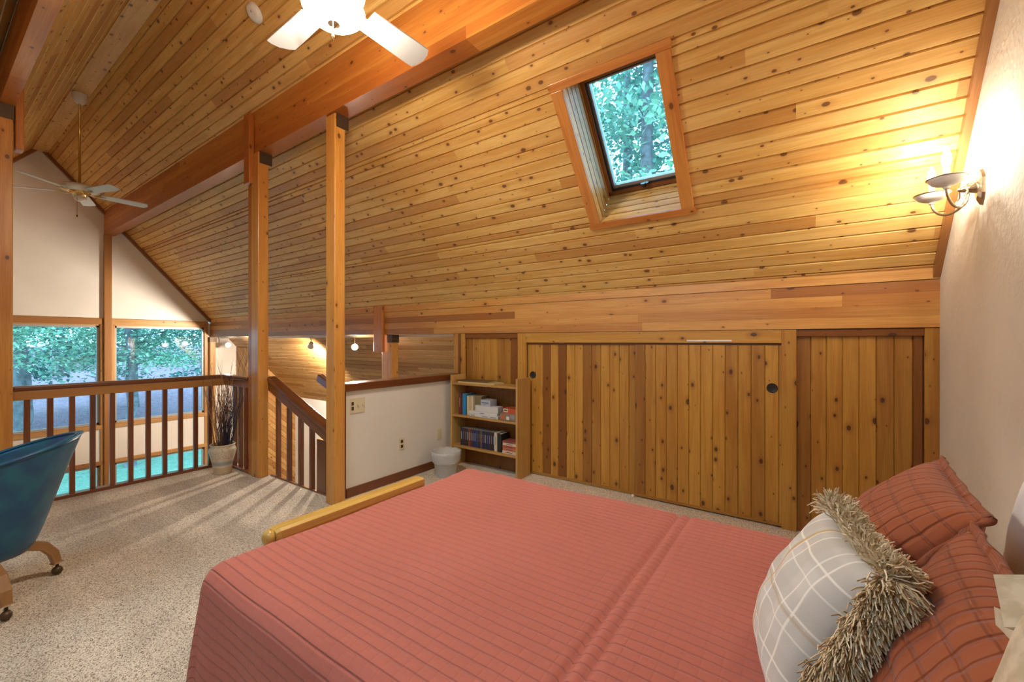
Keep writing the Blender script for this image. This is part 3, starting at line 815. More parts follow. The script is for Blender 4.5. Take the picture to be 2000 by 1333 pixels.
# ------------------------------------------------------------------ wall sconce
def sconce(y, label, light=True):
    t = thing('wall_sconce', label, 'wall light', (XR, y, 2.17))
    m = MB()
    Mp = Matrix.Rotation(R(-90), 4, 'Y')
    # shield shaped back plate
    out = [(0, -.085), (.022, -.06), (.036, -.03), (.034, .01), (.040, .045), (.026, .07), (0, .095), (-.026, .07), (-.040, .045), (-.034, .01), (-.036, -.03), (-.022, -.06)]
    for d, sc in ((0, 1), ):
        A = [(XR - .0, y + a, 2.17 + b) for a, b in out]; B = [(XR - .012, y + a * .95, 2.17 + b * .95) for a, b in out]; Cc = [(XR - .024, y + a * .6, 2.17 + b * .65) for a, b in out]
        for k in range(12):
            k2 = (k + 1) % 12
            m.face([A[k], A[k2], B[k2], B[k]]); m.face([B[k], B[k2], Cc[k2], Cc[k]])
        m.face(Cc)
    m.build('back_plate', M_satin, t)
    m = MB(); m.lathe([(0, .07), (.008, .065), (.014, .05), (.018, .03), (.026, .01), (.026, 0)], (XR - .02, y, 2.175), 18, Mp); m.build('boss', M_satin, t, smooth=True)
    for s in (-1, 1):
        yy = y + s * .14
        cx = XR - .155; cz = 2.175
        pts = []
        for k in range(15):
            a = k / 14
            ang = math.pi * 1.0 * a
            px = XR - .05 - (.105) * (1 - math.cos(ang)) / 2
            py = y + s * .14 * (1 - math.cos(ang)) / 2
            pz = 2.160 - .085 * math.sin(ang)
            pts.append((px, py, pz))
        pts.append((cx, yy, cz - .012))
        m = MB(); m.tube(pts, .0062, 8); m.tube([(XR - .02, y, 2.20), (XR - .045, y + s * .02, 2.205), (XR - .07, y + s * .045, 2.185), (XR - .066, y + s * .06, 2.15), (XR - .08, y + s * .075, 2.125)], .0035, 7)
        m.build('arm', M_satin, t, smooth=True)
        m = MB(); m.lathe([(0, -.022), (.010, -.022), (.014, -.014), (.010, -.008), (.034, -.004), (.054, .006), (.064, .020), (.071, .030), (.066, .030), (.05, .018), (.02, .010), (0, .010)], (cx, yy, cz), 32)
        m.build('drip_pan', M_white, t, smooth=True)
        m = MB(); m.lathe([(.0665, .0275), (.074, .029), (.075, .033), (.066, .034)], (cx, yy, cz), 32); m.build('pan_rim', M_satin, t, smooth=True)
        m = MB(); m.lathe([(0, .005), (.013, .005), (.0125, .08), (.011, .084), (0, .084)], (cx, yy, cz), 20); m.build('candle_sleeve', M_white, t, smooth=True)
        m = MB(); m.lathe([(0, .084), (.009, .085), (.016, .10), (.0185, .12), (.015, .145), (.008, .168), (.003, .182), (0, .184)], (cx, yy, cz), 20); m.build('bulb', M_bulb, t, smooth=True)
    return t
sconce(2.99, 'two-armed brass sconce with lit candle bulbs on the plaster wall')

# ------------------------------------------------------------------ track spotlights beneath the header
def spot(x, y, z, aim, label, energy=60):
    t = thing('spotlight', label, 'spotlight', (x, y, z), 'track lights under the lower ceiling')
    d = (Vector(aim) - Vector((x, y, z))).normalized()
    Mx = d.to_track_quat('Z', 'Y').to_matrix().to_4x4()
    m = MB(); m.lathe([(0, -.07), (.03, -.068), (.036, -.05), (.036, 0), (.05, .035), (.052, .05), (.047, .05), (.044, .03), (0, .03)], (x, y, z), 26, Mx); m.build('lamp_head', M_white, t, smooth=True)
    m = MB(); m.lathe([(0, .042), (.03, .040), (.043, .032), (0, .031)], (x, y, z), 20, Mx); m.build('bulb_face', M_spotface, t, smooth=True)
    zt = zceil(y) - .0
    m = MB(); m.tube([(x, y, z + .02), (x, y, max(zt, z + .09))], .008, 8); m.build('stem', M_white, t, smooth=True)
    if energy: lamp('SPOT', 'spot_light', tuple(Vector((x, y, z)) + d * .06), energy, WARM, .04, target=aim, spot=130)
    return t
spot(-5.74, 3.98, 1.33, (-1.0, .4, 1.15), 'glaring spotlight between the half-wall post and the splice board', 40)
spot(-6.99, 3.98, 1.35, (-9.3, 5.0, -.4), 'white spotlight turned away beside the taller stair post', 105)
spot(-8.7, 3.98, 1.35, (-10.6, 1.3, 2.2), 'spotlight hidden behind the stair post', 75)
spot(-10.15, 3.93, 1.34, (-6.0, 2.2, 0.9), 'small lit spotlight added for the glow on the white wall beside the window', 1.2)  # lamp added to make the small bright spot at the white wall

# ------------------------------------------------------------------ electrical plates on the half wall
def plate(y0, y1, z0, z1, label, cat, kind):
    t = thing('switch_plate' if kind == 'sw' else 'outlet', label, cat, (-3.38, (y0 + y1) / 2, (z0 + z1) / 2))
    m = MB(); m.box(-3.38, -3.374, y0, y1, z0, z1); m.build('cover_plate', M_ivory if kind != 'w' else M_ivory, t, bevel=.002)
    zc = (z0 + z1) / 2
    if kind == 'sw':
        w = (y1 - y0) / 3
        for k in range(3):
            yc = y0 + w * (k + .5)
            if k == 0:
                for dz in (-.022, .022):
                    m = MB(); m.box(-3.374, -3.370, yc - .011, yc + .011, zc + dz - .016, zc + dz + .016); m.build('receptacle', M_bracket, t, bevel=.001)
            else:
                m = MB(); m.box(-3.374, -3.362, yc - .006, yc + .006, zc - .004, zc + .014); m.build('toggle', M_ivory, t, bevel=.001)
    else:
        yc = (y0 + y1) / 2
        for dz in (-.025, .025):
            m = MB(); m.box(-3.374, -3.371, yc - .015, yc + .015, zc + dz - .015, zc + dz + .015); m.build('receptacle', M_bracket if kind == 'o' else M_ivory, t, bevel=.002)
    return t
plate(2.29, 2.447, .755, .895, 'three-gang ivory switch plate high on the white half wall', 'switch', 'sw')
plate(2.855, 2.925, .305, .425, 'ivory wall outlet with two dark sockets, middle of the half wall', 'outlet', 'o')
plate(3.395, 3.465, .305, .425, 'pale wall outlet beside the bookcase on the half wall', 'outlet', 'w')

# ------------------------------------------------------------------ bookcase and contents
BX0, BX1, BY0, BY1 = -3.285, -2.365, 3.515, 3.758
bc = thing('bookcase', 'light wood open bookcase standing in the corner by the closet doors', 'bookcase', ((BX0 + BX1) / 2, BY0, 0))
m = MB(); m.box(BX0, BX0 + .022, BY0, BY1, 0, 1.035); m.build('side_panel', M_book, bc, bevel=.002)
m = MB(); m.box(BX1 - .022, BX1, BY0, BY1, 0, 1.035); m.build('side_panel', M_book, bc, bevel=.002)
for z in (.93, .57, .225):
    m = MB(); m.box(BX0 + .022, BX1 - .022, BY0 + .004, BY1 - .01, z, z + .022, axis=0); m.build('shelf', M_book, bc, bevel=.002)
m = MB(); m.box(BX0 + .022, BX1 - .022, BY1 - .008, BY1, .0, .95, rnd=.9, axis=2); m.build('back_panel', M_panel, bc)
def cover(name, col, rough=.45): return plain(name, col, rough)
CM = {}
def cm(col):
    if col not in CM: CM[col] = plain('cover_%d' % len(CM), col, .45)
    return CM[col]
M_page = plain('page_paper', (.70, .64, .50), .8)
def book(x0, x1, y0, y1, z0, z1, col, label, group, cat='book', name='book', lying=False, title=None):
    t = thing(name, label, cat, ((x0 + x1) / 2, (y0 + y1) / 2, z0), group)
    c = .0025
    m = MB()
    if lying:
        m.box(x0, x1, y0, y1, z0, z0 + c); m.box(x0, x1, y0, y1, z1 - c, z1); m.box(x0, x1, y0, y0 + c, z0 + c, z1 - c)
        m.build('cover', cm(col), t)
        m = MB(); m.box(x0 + .003, x1 - .003, y0 + c, y1 - .004, z0 + c, z1 - c); m.build('pages', M_page, t)
    else:
        m.box(x0, x0 + c, y0, y1, z0, z1); m.box(x1 - c, x1, y0, y1, z0, z1); m.box(x0 + c, x1 - c, y0, y0 + c, z0, z1)
        m.build('cover', cm(col), t)
        m = MB(); m.box(x0 + c, x1 - c, y0 + c, y1 - .004, z0 + .003, z1 - .004); m.build('pages', M_page, t)
    if title:
        m = MB()
        if lying: m.box(x0 + (x1 - x0) * .25, x0 + (x1 - x0) * .7, y0 - .0006, y0, (z0 + z1) / 2 - .003, (z0 + z1) / 2 + .003)
        else: m.box((x0 + x1) / 2 - .003, (x0 + x1) / 2 + .003, y0 - .0006, y0, z0 + (z1 - z0) * .35, z0 + (z1 - z0) * .8)
        m.build('spine_marks', cm(title), t)
    return t
G1 = 'books on the middle shelf'
zs = .593
book(-3.20, -3.165, 3.56, 3.72, zs, zs + .235, (.16, .02, .02), 'dark red hardback, first at the left of the middle shelf', G1, title=(.5, .4, .3))
book(-3.163, -3.143, 3.56, 3.72, zs, zs + .225, (.06, .015, .012), 'thin maroon book between dark red and bright blue ones', G1)
book(-3.14, -3.09, 3.56, 3.72, zs, zs + .235, (.015, .20, .42), 'bright blue book standing on the middle shelf', G1, title=(.05, .35, .6))
book(-3.085, -3.055, 3.57, 3.73, zs, zs + .215, (.60, .50, .30), 'cream book next to the bright blue one', G1)
book(-3.052, -3.025, 3.57, 3.73, zs, zs + .21, (.55, .42, .22), 'tan book, second right of the blue one', G1)
book(-3.022, -2.995, 3.57, 3.73, zs, zs + .215, (.62, .55, .38), 'pale yellow book, third right of the blue one', G1)
book(-2.992, -2.90, 3.60, 3.74, zs, zs + .215, (.20, .15, .08), 'thick brown book behind the white boxes', G1)
def cbox(x0, x1, y0, y1, z0, z1, col, label, cat='box', name='storage_box', art=None, group=None):
    t = thing(name, label, cat, ((x0 + x1) / 2, (y0 + y1) / 2, z0), group)
    m = MB(); m.box(x0, x1, y0, y1, z0, z1); m.build('box_body', cm(col), t, bevel=.0015)
    for k, (a, b, c, d, cc) in enumerate(art or ()):
        m = MB(); m.box(x0 + (x1 - x0) * a, x0 + (x1 - x0) * b, y0 - .0008, y0 - .0001, z0 + (z1 - z0) * c, z0 + (z1 - z0) * d); m.build('printed_patch', cm(cc), t)
    return t
gb = 'white boxes on the middle shelf'
cbox(-3.02, -2.625, 3.535, 3.59, zs, zs + .030, (.60, .60, .58), 'long white box, lowest of the flat stack on the middle shelf', art=[(.05, .2, .3, .6, (.2, .2, .25)), (.45, .65, .3, .6, (.3, .3, .3)), (.75, .95, .3, .6, (.2, .2, .25))], group=gb)
cbox(-3.03, -2.64, 3.54, 3.60, zs + .0305, zs + .058, (.62, .62, .60), 'long white box, second up in the flat stack', art=[(.4, .55, .3, .6, (.2, .2, .25))], group=gb)
cbox(-2.945, -2.635, 3.545, 3.64, zs + .059, zs + .125, (.58, .57, .55), 'plain white carton on top of the long flat boxes', group=gb)
cbox(-2.87, -2.74, 3.55, 3.67, zs + .1255, zs + .19, (.42, .44, .50), 'small grey-blue box topmost of the white stack', art=[(.1, .85, .45, .62, (.10, .12, .25)), (.2, .7, .25, .32, (.15, .17, .28))], group=gb)
cbox(-2.60, -2.395, 3.535, 3.70, zs, zs + .075, (.22, .17, .14), 'brown puzzle box with pictures at the right of the middle shelf', 'puzzle box', 'puzzle_box', art=[(.05, .3, .15, .85, (.45, .13, .05)), (.4, .58, .15, .6, (.65, .62, .55)), (.65, .9, .3, .9, (.30, .26, .22))])
cbox(-2.57, -2.395, 3.545, 3.70, zs + .0755, zs + .125, (.50, .09, .03), 'orange game box on top of the brown puzzle box', 'game box', 'game_box', art=[(.05, .38, .25, .95, (.62, .58, .42)), (.1, .33, .5, .75, (.05, .05, .05))])
# lower shelf
zs = .248
x = -3.175
random.seed(5)
cols = [(.03, .02, .02), (.02, .025, .06), (.06, .02, .015), (.03, .03, .03), (.22, .05, .03), (.10, .03, .02), (.02, .03, .10), (.015, .03, .12), (.02, .04, .13), (.03, .02, .03), (.10, .09, .08), (.02, .02, .06), (.04, .03, .03), (.015, .02, .08), (.03, .03, .05), (.05, .02, .02), (.02, .02, .05)]
names = {4: 'reddish disc case standing among dark ones on the lower shelf', 10: 'grey disc case among the black ones on the lower shelf'}
for k, c in enumerate(cols):
    w = .0285
    lb = names.get(k, 'dark disc case in the long upright row on the lower shelf')
    book(x, x + w - .001, 3.565, 3.70, zs, zs + .192, c, lb, 'disc cases on the lower shelf', 'disc case', 'disc_case', title=random.choice([(.5, .5, .5), (.2, .2, .3), (.35, .2, .1), (.3, .3, .4), (.6, .6, .6)]))
    x += w
book(-2.685, -2.652, 3.55, 3.70, zs, zs + .20, (.60, .54, .40), 'cream paperback standing right of the dark disc cases', 'paperbacks on the lower shelf', title=(.1, .1, .2))
book(-2.648, -2.60, 3.56, 3.70, zs, zs + .19, (.02, .02, .02), 'black paperback standing right of the cream one', 'paperbacks on the lower shelf')
zz = zs
for k, (c, s, hgt) in enumerate([((.62, .50, .38), 'pale book at the bottom of the flat pile on the lower shelf', .03), ((.50, .16, .08), 'orange-spined paperback, second from the bottom of the flat pile', .028), ((.45, .10, .05), 'red paperback, third up in the flat pile', .027), ((.65, .55, .40), 'cream paperback, second from the top of the flat pile', .024), ((.30, .08, .06), 'dark red paperback topmost of the flat pile on the lower shelf', .02)]):
    book(-2.575 + .004 * (k % 2), -2.392, 3.545, 3.67, zz, zz + hgt, c, s, 'paperbacks on the lower shelf', lying=True, title=(.1, .05, .05)); zz += hgt + .0005
book(-3.19, -2.68, 3.54, 3.72, .9525, .967, (.60, .50, .22), 'large yellowish magazine lying on top of the bookcase', 'magazines on top of the bookcase', 'magazine', 'magazine', lying=True)
book(-3.23, -2.78, 3.55, 3.73, .9675, .980, (.12, .07, .03), 'dark magazine lying on the yellowish one', 'magazines on top of the bookcase', 'magazine', 'magazine', lying=True)

# ------------------------------------------------------------------ waste basket with liner
c = (-3.10, 3.25, 0)
wb = thing('waste_basket', 'small translucent white waste basket beside the bookcase', 'waste basket', c)
m = MB(); m.lathe([(0, .004), (.10, .004), (.104, .0), (.106, .004), (.142, .235), (.150, .238), (.150, .250), (.140, .250), (.100, .012), (0, .012)], c, 36)
m.build('basket_body', plain('translucent_plastic', (.62, .62, .60), .35, Transmission_Weight=.25), wb, smooth=True)
def linerm():
    P = np.zeros((9, 64, 3)); prof = [(.134, .14), (.14, .20), (.147, .252), (.153, .262), (.160, .258), (.160, .22), (.154, .19), (.150, .17), (.147, .155)]
    for i, (r_, z) in enumerate(prof):
        for j in range(64):
            a = 2 * math.pi * j / 64
            w = (.004 * math.sin(11 * a + i) + .003 * math.sin(23 * a + 2 * i)) * (1 if i > 2 else .2) + (i > 5) * .004 * math.sin(5 * a)
            P[i, j] = (c[0] + (r_ + w * .6) * math.cos(a), c[1] + (r_ + w * .6) * math.sin(a), z + (w * 1.5 if i > 5 else w))
    m = MB(); m.grid(P, close_v=True); return m
tag(linerm().build('bin_liner', plain('thin_plastic_film', (.80, .80, .80), .25, Transmission_Weight=.4, Alpha=.75), smooth=True), 'crinkled clear bin liner folded over the waste basket rim', 'bin liner')

# ------------------------------------------------------------------ vase and dried branches
vc = (-5.12, 1.93, 0)
def vasemat():
    m, nt, b = newmat('speckled_stoneware')
    tc = N(nt, 'ShaderNodeTexCoord'); sp = N(nt, 'ShaderNodeSeparateXYZ'); nt.links.new(tc.outputs['Object'], sp.inputs[0])
    n = N(nt, 'ShaderNodeTexNoise'); n.inputs['Scale'].default_value = 30; nt.links.new(tc.outputs['Object'], n.inputs['Vector'])
    n3 = N(nt, 'ShaderNodeTexVoronoi'); n3.inputs['Scale'].default_value = 45; nt.links.new(tc.outputs['Object'], n3.inputs['Vector'])
    base = mixc(nt, maprange(nt, n.outputs[0], .35, .65), (.66, .60, .46), (.58, .53, .42))
    band = mixc(nt, math_(nt, 'MULTIPLY', maprange(nt, sp.outputs[2], .09, .11), maprange(nt, sp.outputs[2], .155, .125)), base, (.33, .36, .36))
    foot = mixc(nt, maprange(nt, sp.outputs[2], .085, .07), band, (.56, .44, .28))
    dots = mixc(nt, math_(nt, 'MULTIPLY', maprange(nt, n3.outputs['Distance'], .28, .18), maprange(nt, sp.outputs[2], .17, .18)), foot, (.36, .30, .20))
    nt.links.new(dots, b.inputs['Base Color']); b.inputs['Roughness'].default_value = .35
    return m
m = MB(); m.lathe([(0, .0), (.078, .0), (.082, .008), (.09, .08), (.103, .15), (.118, .21), (.126, .25), (.122, .272), (.112, .286), (.112, .30), (.120, .312), (.116, .318), (.106, .312), (.104, .29), (.108, .25), (.08, .05), (0, .02)], vc, 44)
v = m.build('vase', vasemat(), smooth=True, origin=vc)
tag(v, 'cream stoneware vase with a bluish band, standing in the railing corner', 'vase')
def branches(name, n, mat, lean, spread, hmin, hmax, rad, label, cat, seed, sub=3, rbase=.05):
    rr = random.Random(seed); m = MB()
    for k in range(n):
        a = rr.uniform(0, 2 * math.pi); q = rr.random() ** .5
        b0 = Vector((vc[0] + lean[0] * .12 + math.cos(a) * q * rbase, vc[1] + lean[1] * .12 + math.sin(a) * q * rbase, .06))
        H = rr.uniform(hmin, hmax)
        tip = b0 + Vector((lean[0] * H + math.cos(a) * spread * q * H, lean[1] * H + math.sin(a) * spread * q * H, H))
        if tip.z > .95:
            tip.x = max(tip.x, -5.40 if rr.random() < .9 else tip.x)
        pts = []
        ph = rr.uniform(0, 6); am = rr.uniform(.006, .018)
        for i in range(9):
            t = i / 8
            p = b0.lerp(tip, t) + Vector((math.sin(ph + t * 9) * am * t, math.cos(ph * 1.3 + t * 8) * am * t, 0))
            pts.append(p)
        m.tube(pts, [rad * (1 - .7 * i / 8) for i in range(9)], 4, caps=False, rnd=rr.random())
        for s in range(sub):
            i0 = rr.randint(4, 7); p0 = pts[i0]
            d = (pts[i0 + 1] - pts[i0]).normalized(); an = rr.uniform(0, 6.28)
            side = Vector((math.cos(an), math.sin(an), .3)) * rr.uniform(.3, .9)
            L = rr.uniform(.08, .2)
            m.tube([p0, p0 + (d + side * .5).normalized() * L * .5, p0 + (d + side * .35).normalized() * L], [rad * .5, rad * .4, rad * .25], 3, caps=False, rnd=rr.random())
    return tag(m.build(name, mat, origin=(vc[0], vc[1], .06)), label, cat)
M_tan = noisy('dry_reed', (.50, .28, .12), (.30, .15, .06), 40, .8, bs=0)
M_navy = noisy('indigo_twig', (.02, .02, .07), (.03, .025, .05), 40, .7, bs=0)
M_twig = noisy('grey_twig', (.10, .07, .045), (.05, .035, .025), 40, .8, bs=0)
branches('dried_reeds', 60, M_tan, (-.05, -.01), .09, .65, 1.02, .0034, 'bundle of tan dried reeds filling the left of the vase', 'dried branches', 1, 2, .045)
branches('dried_twigs', 46, M_navy, (.12, .03), .09, .45, .85, .0036, 'dark navy bundle of twigs in the right of the vase', 'dried branches', 2, 2, .035)
branches('dried_sprigs', 22, M_twig, (0, 0), .24, .75, 1.35, .0022, 'thin grey wispy sprigs rising above the handrail from the vase', 'dried branches', 3, 8, .05)

# ------------------------------------------------------------------ office chair
cc = Vector((-3.64, .20, 0)); back_dir = R(72)
def leathermat():
    m, nt, b = newmat('teal_leather')
    tc = N(nt, 'ShaderNodeTexCoord')
    n = N(nt, 'ShaderNodeTexNoise'); n.inputs['Scale'].default_value = 9; n.inputs['Detail'].default_value = 5; nt.links.new(tc.outputs['Object'], n.inputs['Vector'])
    nt.links.new(mixc(nt, maprange(nt, n.outputs[0], .3, .7), (.004, .062, .17), (.008, .12, .20)), b.inputs['Base Color'])
    v = N(nt, 'ShaderNodeTexVoronoi'); v.inputs['Scale'].default_value = 260; nt.links.new(tc.outputs['Object'], v.inputs['Vector'])
    b.inputs['Roughness'].default_value = .32
    bump(nt, b, v.outputs['Distance'], .12, .002)
    return m
M_leather = leathermat()
M_chairwood = wood('brown_chair_wood', (.36, .19, .065), (.28, .13, .04), (.2, .08, .02), knots=0, rough=.35, coat=.3)
ch = thing('desk_chair', 'teal leather tub chair on wooden legs with casters at the left edge', 'chair', tuple(cc))
def shell():
    n, k = 60, 22
    P = np.zeros((n, 2 * k, 3))
    for i in range(n):
        a = -R(128) + 2 * R(128) * i / (n - 1); f = abs(a) / R(128)
        zt = .875 - .225 * (f ** 1.6); zb = .25 + .10 * (1 - math.cos(a)) * .25
        for j in range(k):
            t = j / (k - 1)
            r_ = .20 + .155 * (t ** .65) + .055 * t * t * max(0, math.cos(a))
            th = .032
            z = zb + (zt - zb) * t
            an = back_dir + a
            for inn in (0, 1):
                rr_ = r_ - (th * (1.0 if t < .98 else .75)) * inn
                idx = j if not inn else 2 * k - 1 - j
                P[i, idx] = (cc.x + math.cos(an) * rr_, cc.y + math.sin(an) * rr_, z + (-.004 if inn else 0))
    return P
P = shell(); m = MB(); m.grid(P, close_v=True); nn_ = P.shape[1]
i0 = 0; m.f.append(tuple(range(nn_))); m.uv += [(0, 0)] * nn_; m.r.append(.5)
e0 = (P.shape[0] - 1) * nn_; m.f.append(tuple(range(e0, e0 + nn_))[::-1]); m.uv += [(0, 0)] * nn_; m.r.append(.5)
m.build('shell', M_leather, ch, smooth=True)
kk = P.shape[1] // 2
for q, nm in ((kk - 1, 'piping'), (kk, 'piping')):
    m = MB(); m.tube([tuple(P[i, q]) for i in range(P.shape[0])], .0065, 8); m.build(nm, M_leather, ch, smooth=True)
# seat
m = MB(); m.lathe([(0, .30), (.14, .30), (.19, .33), (.215, .38), (.235, .42), (.235, .455), (.20, .472), (0, .478)], cc, 40); m.build('seat', M_leather, ch, smooth=True)
m = MB(); m.lathe([(0, .235), (.12, .235), (.165, .25), (.165, .30), (0, .31)], cc, 30); m.build('seat_base', M_leather, ch, smooth=True)
m = MB(); m.lathe([(0, .12), (.04, .12), (.045, .20), (.03, .21), (.03, .26), (0, .26)], cc, 20); m.build('swivel_post', M_dark, ch, smooth=True)
for k in range(4):
    an = R(15 + 90 * k); ca, sa = math.cos(an), math.sin(an); t_ = Vector((-sa, ca, 0)); u_ = Vector((ca, sa, 0))
    # curved plank leg
    path = [(.03, .20), (.12, .235), (.20, .235), (.27, .20), (.312, .14), (.328, .075)]
    wd = [.028, .03, .032, .032, .03, .027]; hh = [.045, .05, .052, .05, .045, .038]
    Pq = np.zeros((6, 4, 3))
    for i, (r_, z) in enumerate(path):
        if i == 0: d = Vector((path[1][0] - path[0][0], path[1][1] - path[0][1]))
        elif i == 5: d = Vector((path[5][0] - path[4][0], path[5][1] - path[4][1]))
        else: d = Vector((path[i + 1][0] - path[i - 1][0], path[i + 1][1] - path[i - 1][1]))
        d.normalize(); nr2 = Vector((-d.y, d.x))
        for j, (s1, s2) in enumerate(((-1, -1), (1, -1), (1, 1), (-1, 1))):
            p = cc + u_ * (r_ + nr2.x * hh[i] / 2 * s2) + t_ * (wd[i] / 1.3 * s1); p.z = z + nr2.y * hh[i] / 2 * s2
            Pq[i, j] = p
    UV = np.zeros((6, 4, 2)); UV[:, :, 0] = np.arange(6)[:, None] * .08; UV[:, :, 1] = np.arange(4)[None, :] * .04
    m = MB(); m.grid(Pq, UV, close_v=True); m.f.append((20, 21, 22, 23)); m.uv += [(0, 0)] * 4; m.r.append(.5); m.f.append((3, 2, 1, 0)); m.uv += [(0, 0)] * 4; m.r.append(.5)
    leg = m.build('leg', M_chairwood, ch, bevel=.006)
    pc_ = cc + u_ * .33; q_ = MB()
    q_.tube([(pc_.x, pc_.y, .065), (pc_.x, pc_.y, .03)], .008, 8)
    ax = (t_ * .8 + u_ * .6).normalized(); rm = ax.to_track_quat('Z', 'Y').to_matrix().to_4x4()
    q_.lathe([(0, -.022), (.012, -.02), (.022, -.012), (.0255, 0), (.022, .012), (.012, .02), (0, .022)], (pc_.x, pc_.y, .0258), 20, rm)
    cs = q_.build('caster', M_bracket, leg, smooth=True)

# ------------------------------------------------------------------ bed
BY_0, BY_1, BX_F, TOP = .535, 1.80, -1.53, .715
bed = thing('bed', 'bed with golden oak footboard rail under the terracotta quilt', 'bed', (-.4, 1.15, 0))
m = MB(); m.box(-1.40, .60, BY_0 + .02, BY_1 - .02, .40, TOP - .03); m.build('mattress', M_mattress, bed, bevel=.05, bseg=4)
m = MB(); m.box(-1.40, .60, BY_0 + .02, BY_1 - .02, .17, .395); m.build('box_spring', M_mattress, bed, bevel=.02)
m = MB(); m.box(-1.60, .62, BY_0 + .04, BY_0 + .07, .20, .32); m.box(-1.60, .62, BY_1 - .07, BY_1 - .04, .20, .32); m.build('side_rail', M_foot, bed)
for y in (BY_0 + .06, BY_1 - .06):
    m = MB(); m.box(.56, .62, y - .03, y + .03, 0, .40); m.build('leg', M_foot, bed)
# footboard
def footrail():
    # moulded cross-section along Y
    prof = [(-1.665, .695), (-1.66, .715), (-1.64, .722), (-1.60, .722), (-1.585, .715), (-1.582, .690), (-1.588, .668), (-1.60, .66), (-1.65, .66), (-1.66, .672)]
    ys = [.775, .79, .81, 1.47, 1.49, 1.505]; sc = [.8, 1.0, 1, 1, 1, .97]
    P = np.zeros((6, 10, 3)); UV = np.zeros((6, 10, 2))
    for i, y in enumerate(ys):
        for j, (x_, z_) in enumerate(prof):
            P[i, j] = (-1.623 + (x_ + 1.623) * sc[i], y, .69 + (z_ - .69) * sc[i]); UV[i, j] = (y, j * .02)
    m = MB(); m.grid(P, UV, close_v=True)
    for rng_ in (tuple(range(10))[::-1], tuple(range(50, 60))):
        m.f.append(rng_); m.uv += [(0, 0)] * 10; m.r.append(.5)
    return m
fb = footrail().build('footboard_rail', M_foot, bed)
m = MB(); Mx = Matrix.Rotation(R(90), 4, 'X')
m.lathe([(0, .034), (.014, .033), (.024, .027), (.030, .018), (.031, .010), (.025, .003), (.026, -.004), (.0, -.006)], (-1.622, .775, .690), 26, Mx); m.build('rail_knob', M_foot, fb, smooth=True)
m = MB(); m.box(-1.637, -1.612, .84, 1.46, .34, .66); m.build('footboard_panel', M_foot, bed)
for y in (.82, 1.465):
    m = MB(); m.box(-1.65, -1.60, y - .03, y + .03, 0, .662); m.build('footboard_post', M_foot, bed, bevel=.006)

def quilt():
    r = .07; Ln, Lf, Lt = .50, .50, .34       # skirt lengths near/far/foot
    xs = np.concatenate([np.linspace(BX_F - Lt, BX_F + .1, 50), np.linspace(BX_F + .1, .66, 230)[1:]])
    nv = 680
    ys = np.linspace(BY_0 + .05 - Ln, BY_1 - .05 + Lf, nv)
    ex = BX_F + .03; e0 = BY_0 + .05; e1 = BY_1 - .05
    X, Y = np.meshgrid(xs, ys, indexing='ij')
    eu = np.maximum(0, ex - X); ev = np.where(Y < e0, e0 - Y, np.where(Y > e1, Y - e1, 0)); sg = np.where(Y < e0, -1, 1)
    e = np.hypot(eu, ev) + 1e-9
    q = r * math.pi / 2
    h = np.where(e < q, r * np.sin(e / r), r + (e - q) * (.05 + .17 * eu / e)); d = np.where(e < q, r * (1 - np.cos(np.minimum(e, q) / r)), r + (e - q) * .998)
    PX = np.where(eu > 0, ex, X) - h * eu / e; PY = np.where(ev > 0, np.where(sg < 0, e0, e1), Y) + sg * h * ev / e
    # soft crown and lazy waves
    PZ = TOP - d + .012 * np.cos((PX + .4) * 2.1) * np.cos((PY - 1.15) * 2.0) * np.exp(-d * 12)
    PZ += .004 * np.sin(PX * 9 + PY * 4) * np.sin(PY * 7 - PX * 2) * np.exp(-d * 8)
    # folds on the skirts
    wv = np.clip((e - q) / .3, 0, 1) * .012
    PY += sg * wv * np.sin(PX * 17 + 1.0) * (ev > 0)
    PX -= wv * np.sin(PY * 15) * (eu > 0)
    P = np.stack([PX, PY, PZ], -1)
    du = np.gradient(P, axis=0); dv_ = np.gradient(P, axis=1)
    nn = np.cross(du, dv_); nn /= np.linalg.norm(nn, axis=-1, keepdims=True) + 1e-12
    nn *= np.sign(nn[..., 2:3] + 1e-9 * 0 + np.where(np.abs(nn[..., 2:3]) < 1e-3, 1, 0))
    s = .031
    wob = .0016 * np.sin(X * 5 + Y * 2) + .0008 * np.sin(X * 17 + Y * 9)
    ph = ((Y + wob) / s) % 1.0
    dist = np.minimum(ph, 1 - ph) * s
    disp = .0010 * np.sin(math.pi * ph)
    px_ = (X / .075) % 1.0; dx = np.minimum(px_, 1 - px_) * .075
    disp += .0004 * np.sin(X * 84 + np.floor(Y / s) * 2.1) * np.sin(math.pi * ph)
    for xc, dep in ((-.405, .012), (-.362, .008)):
        disp += -dep * np.exp(-((X - xc) / .009) ** 2)
    disp += .004 / (1 + np.exp(-(X + .40) * 120))
    for yc, dep in ((-.1, 0),): pass
    P = P + nn * disp[..., None]
    UV = np.stack([X, Y + wob], -1)
    m = MB(); m.grid(P, UV)
    return m
qo = quilt().build('quilt', M_quilt, smooth=True)
sm = qo.modifiers.new('Solidify', 'SOLIDIFY'); sm.thickness = .008; sm.offset = 0
tag(qo, 'terracotta quilt with stitched rows spread over the whole bed', 'quilt')

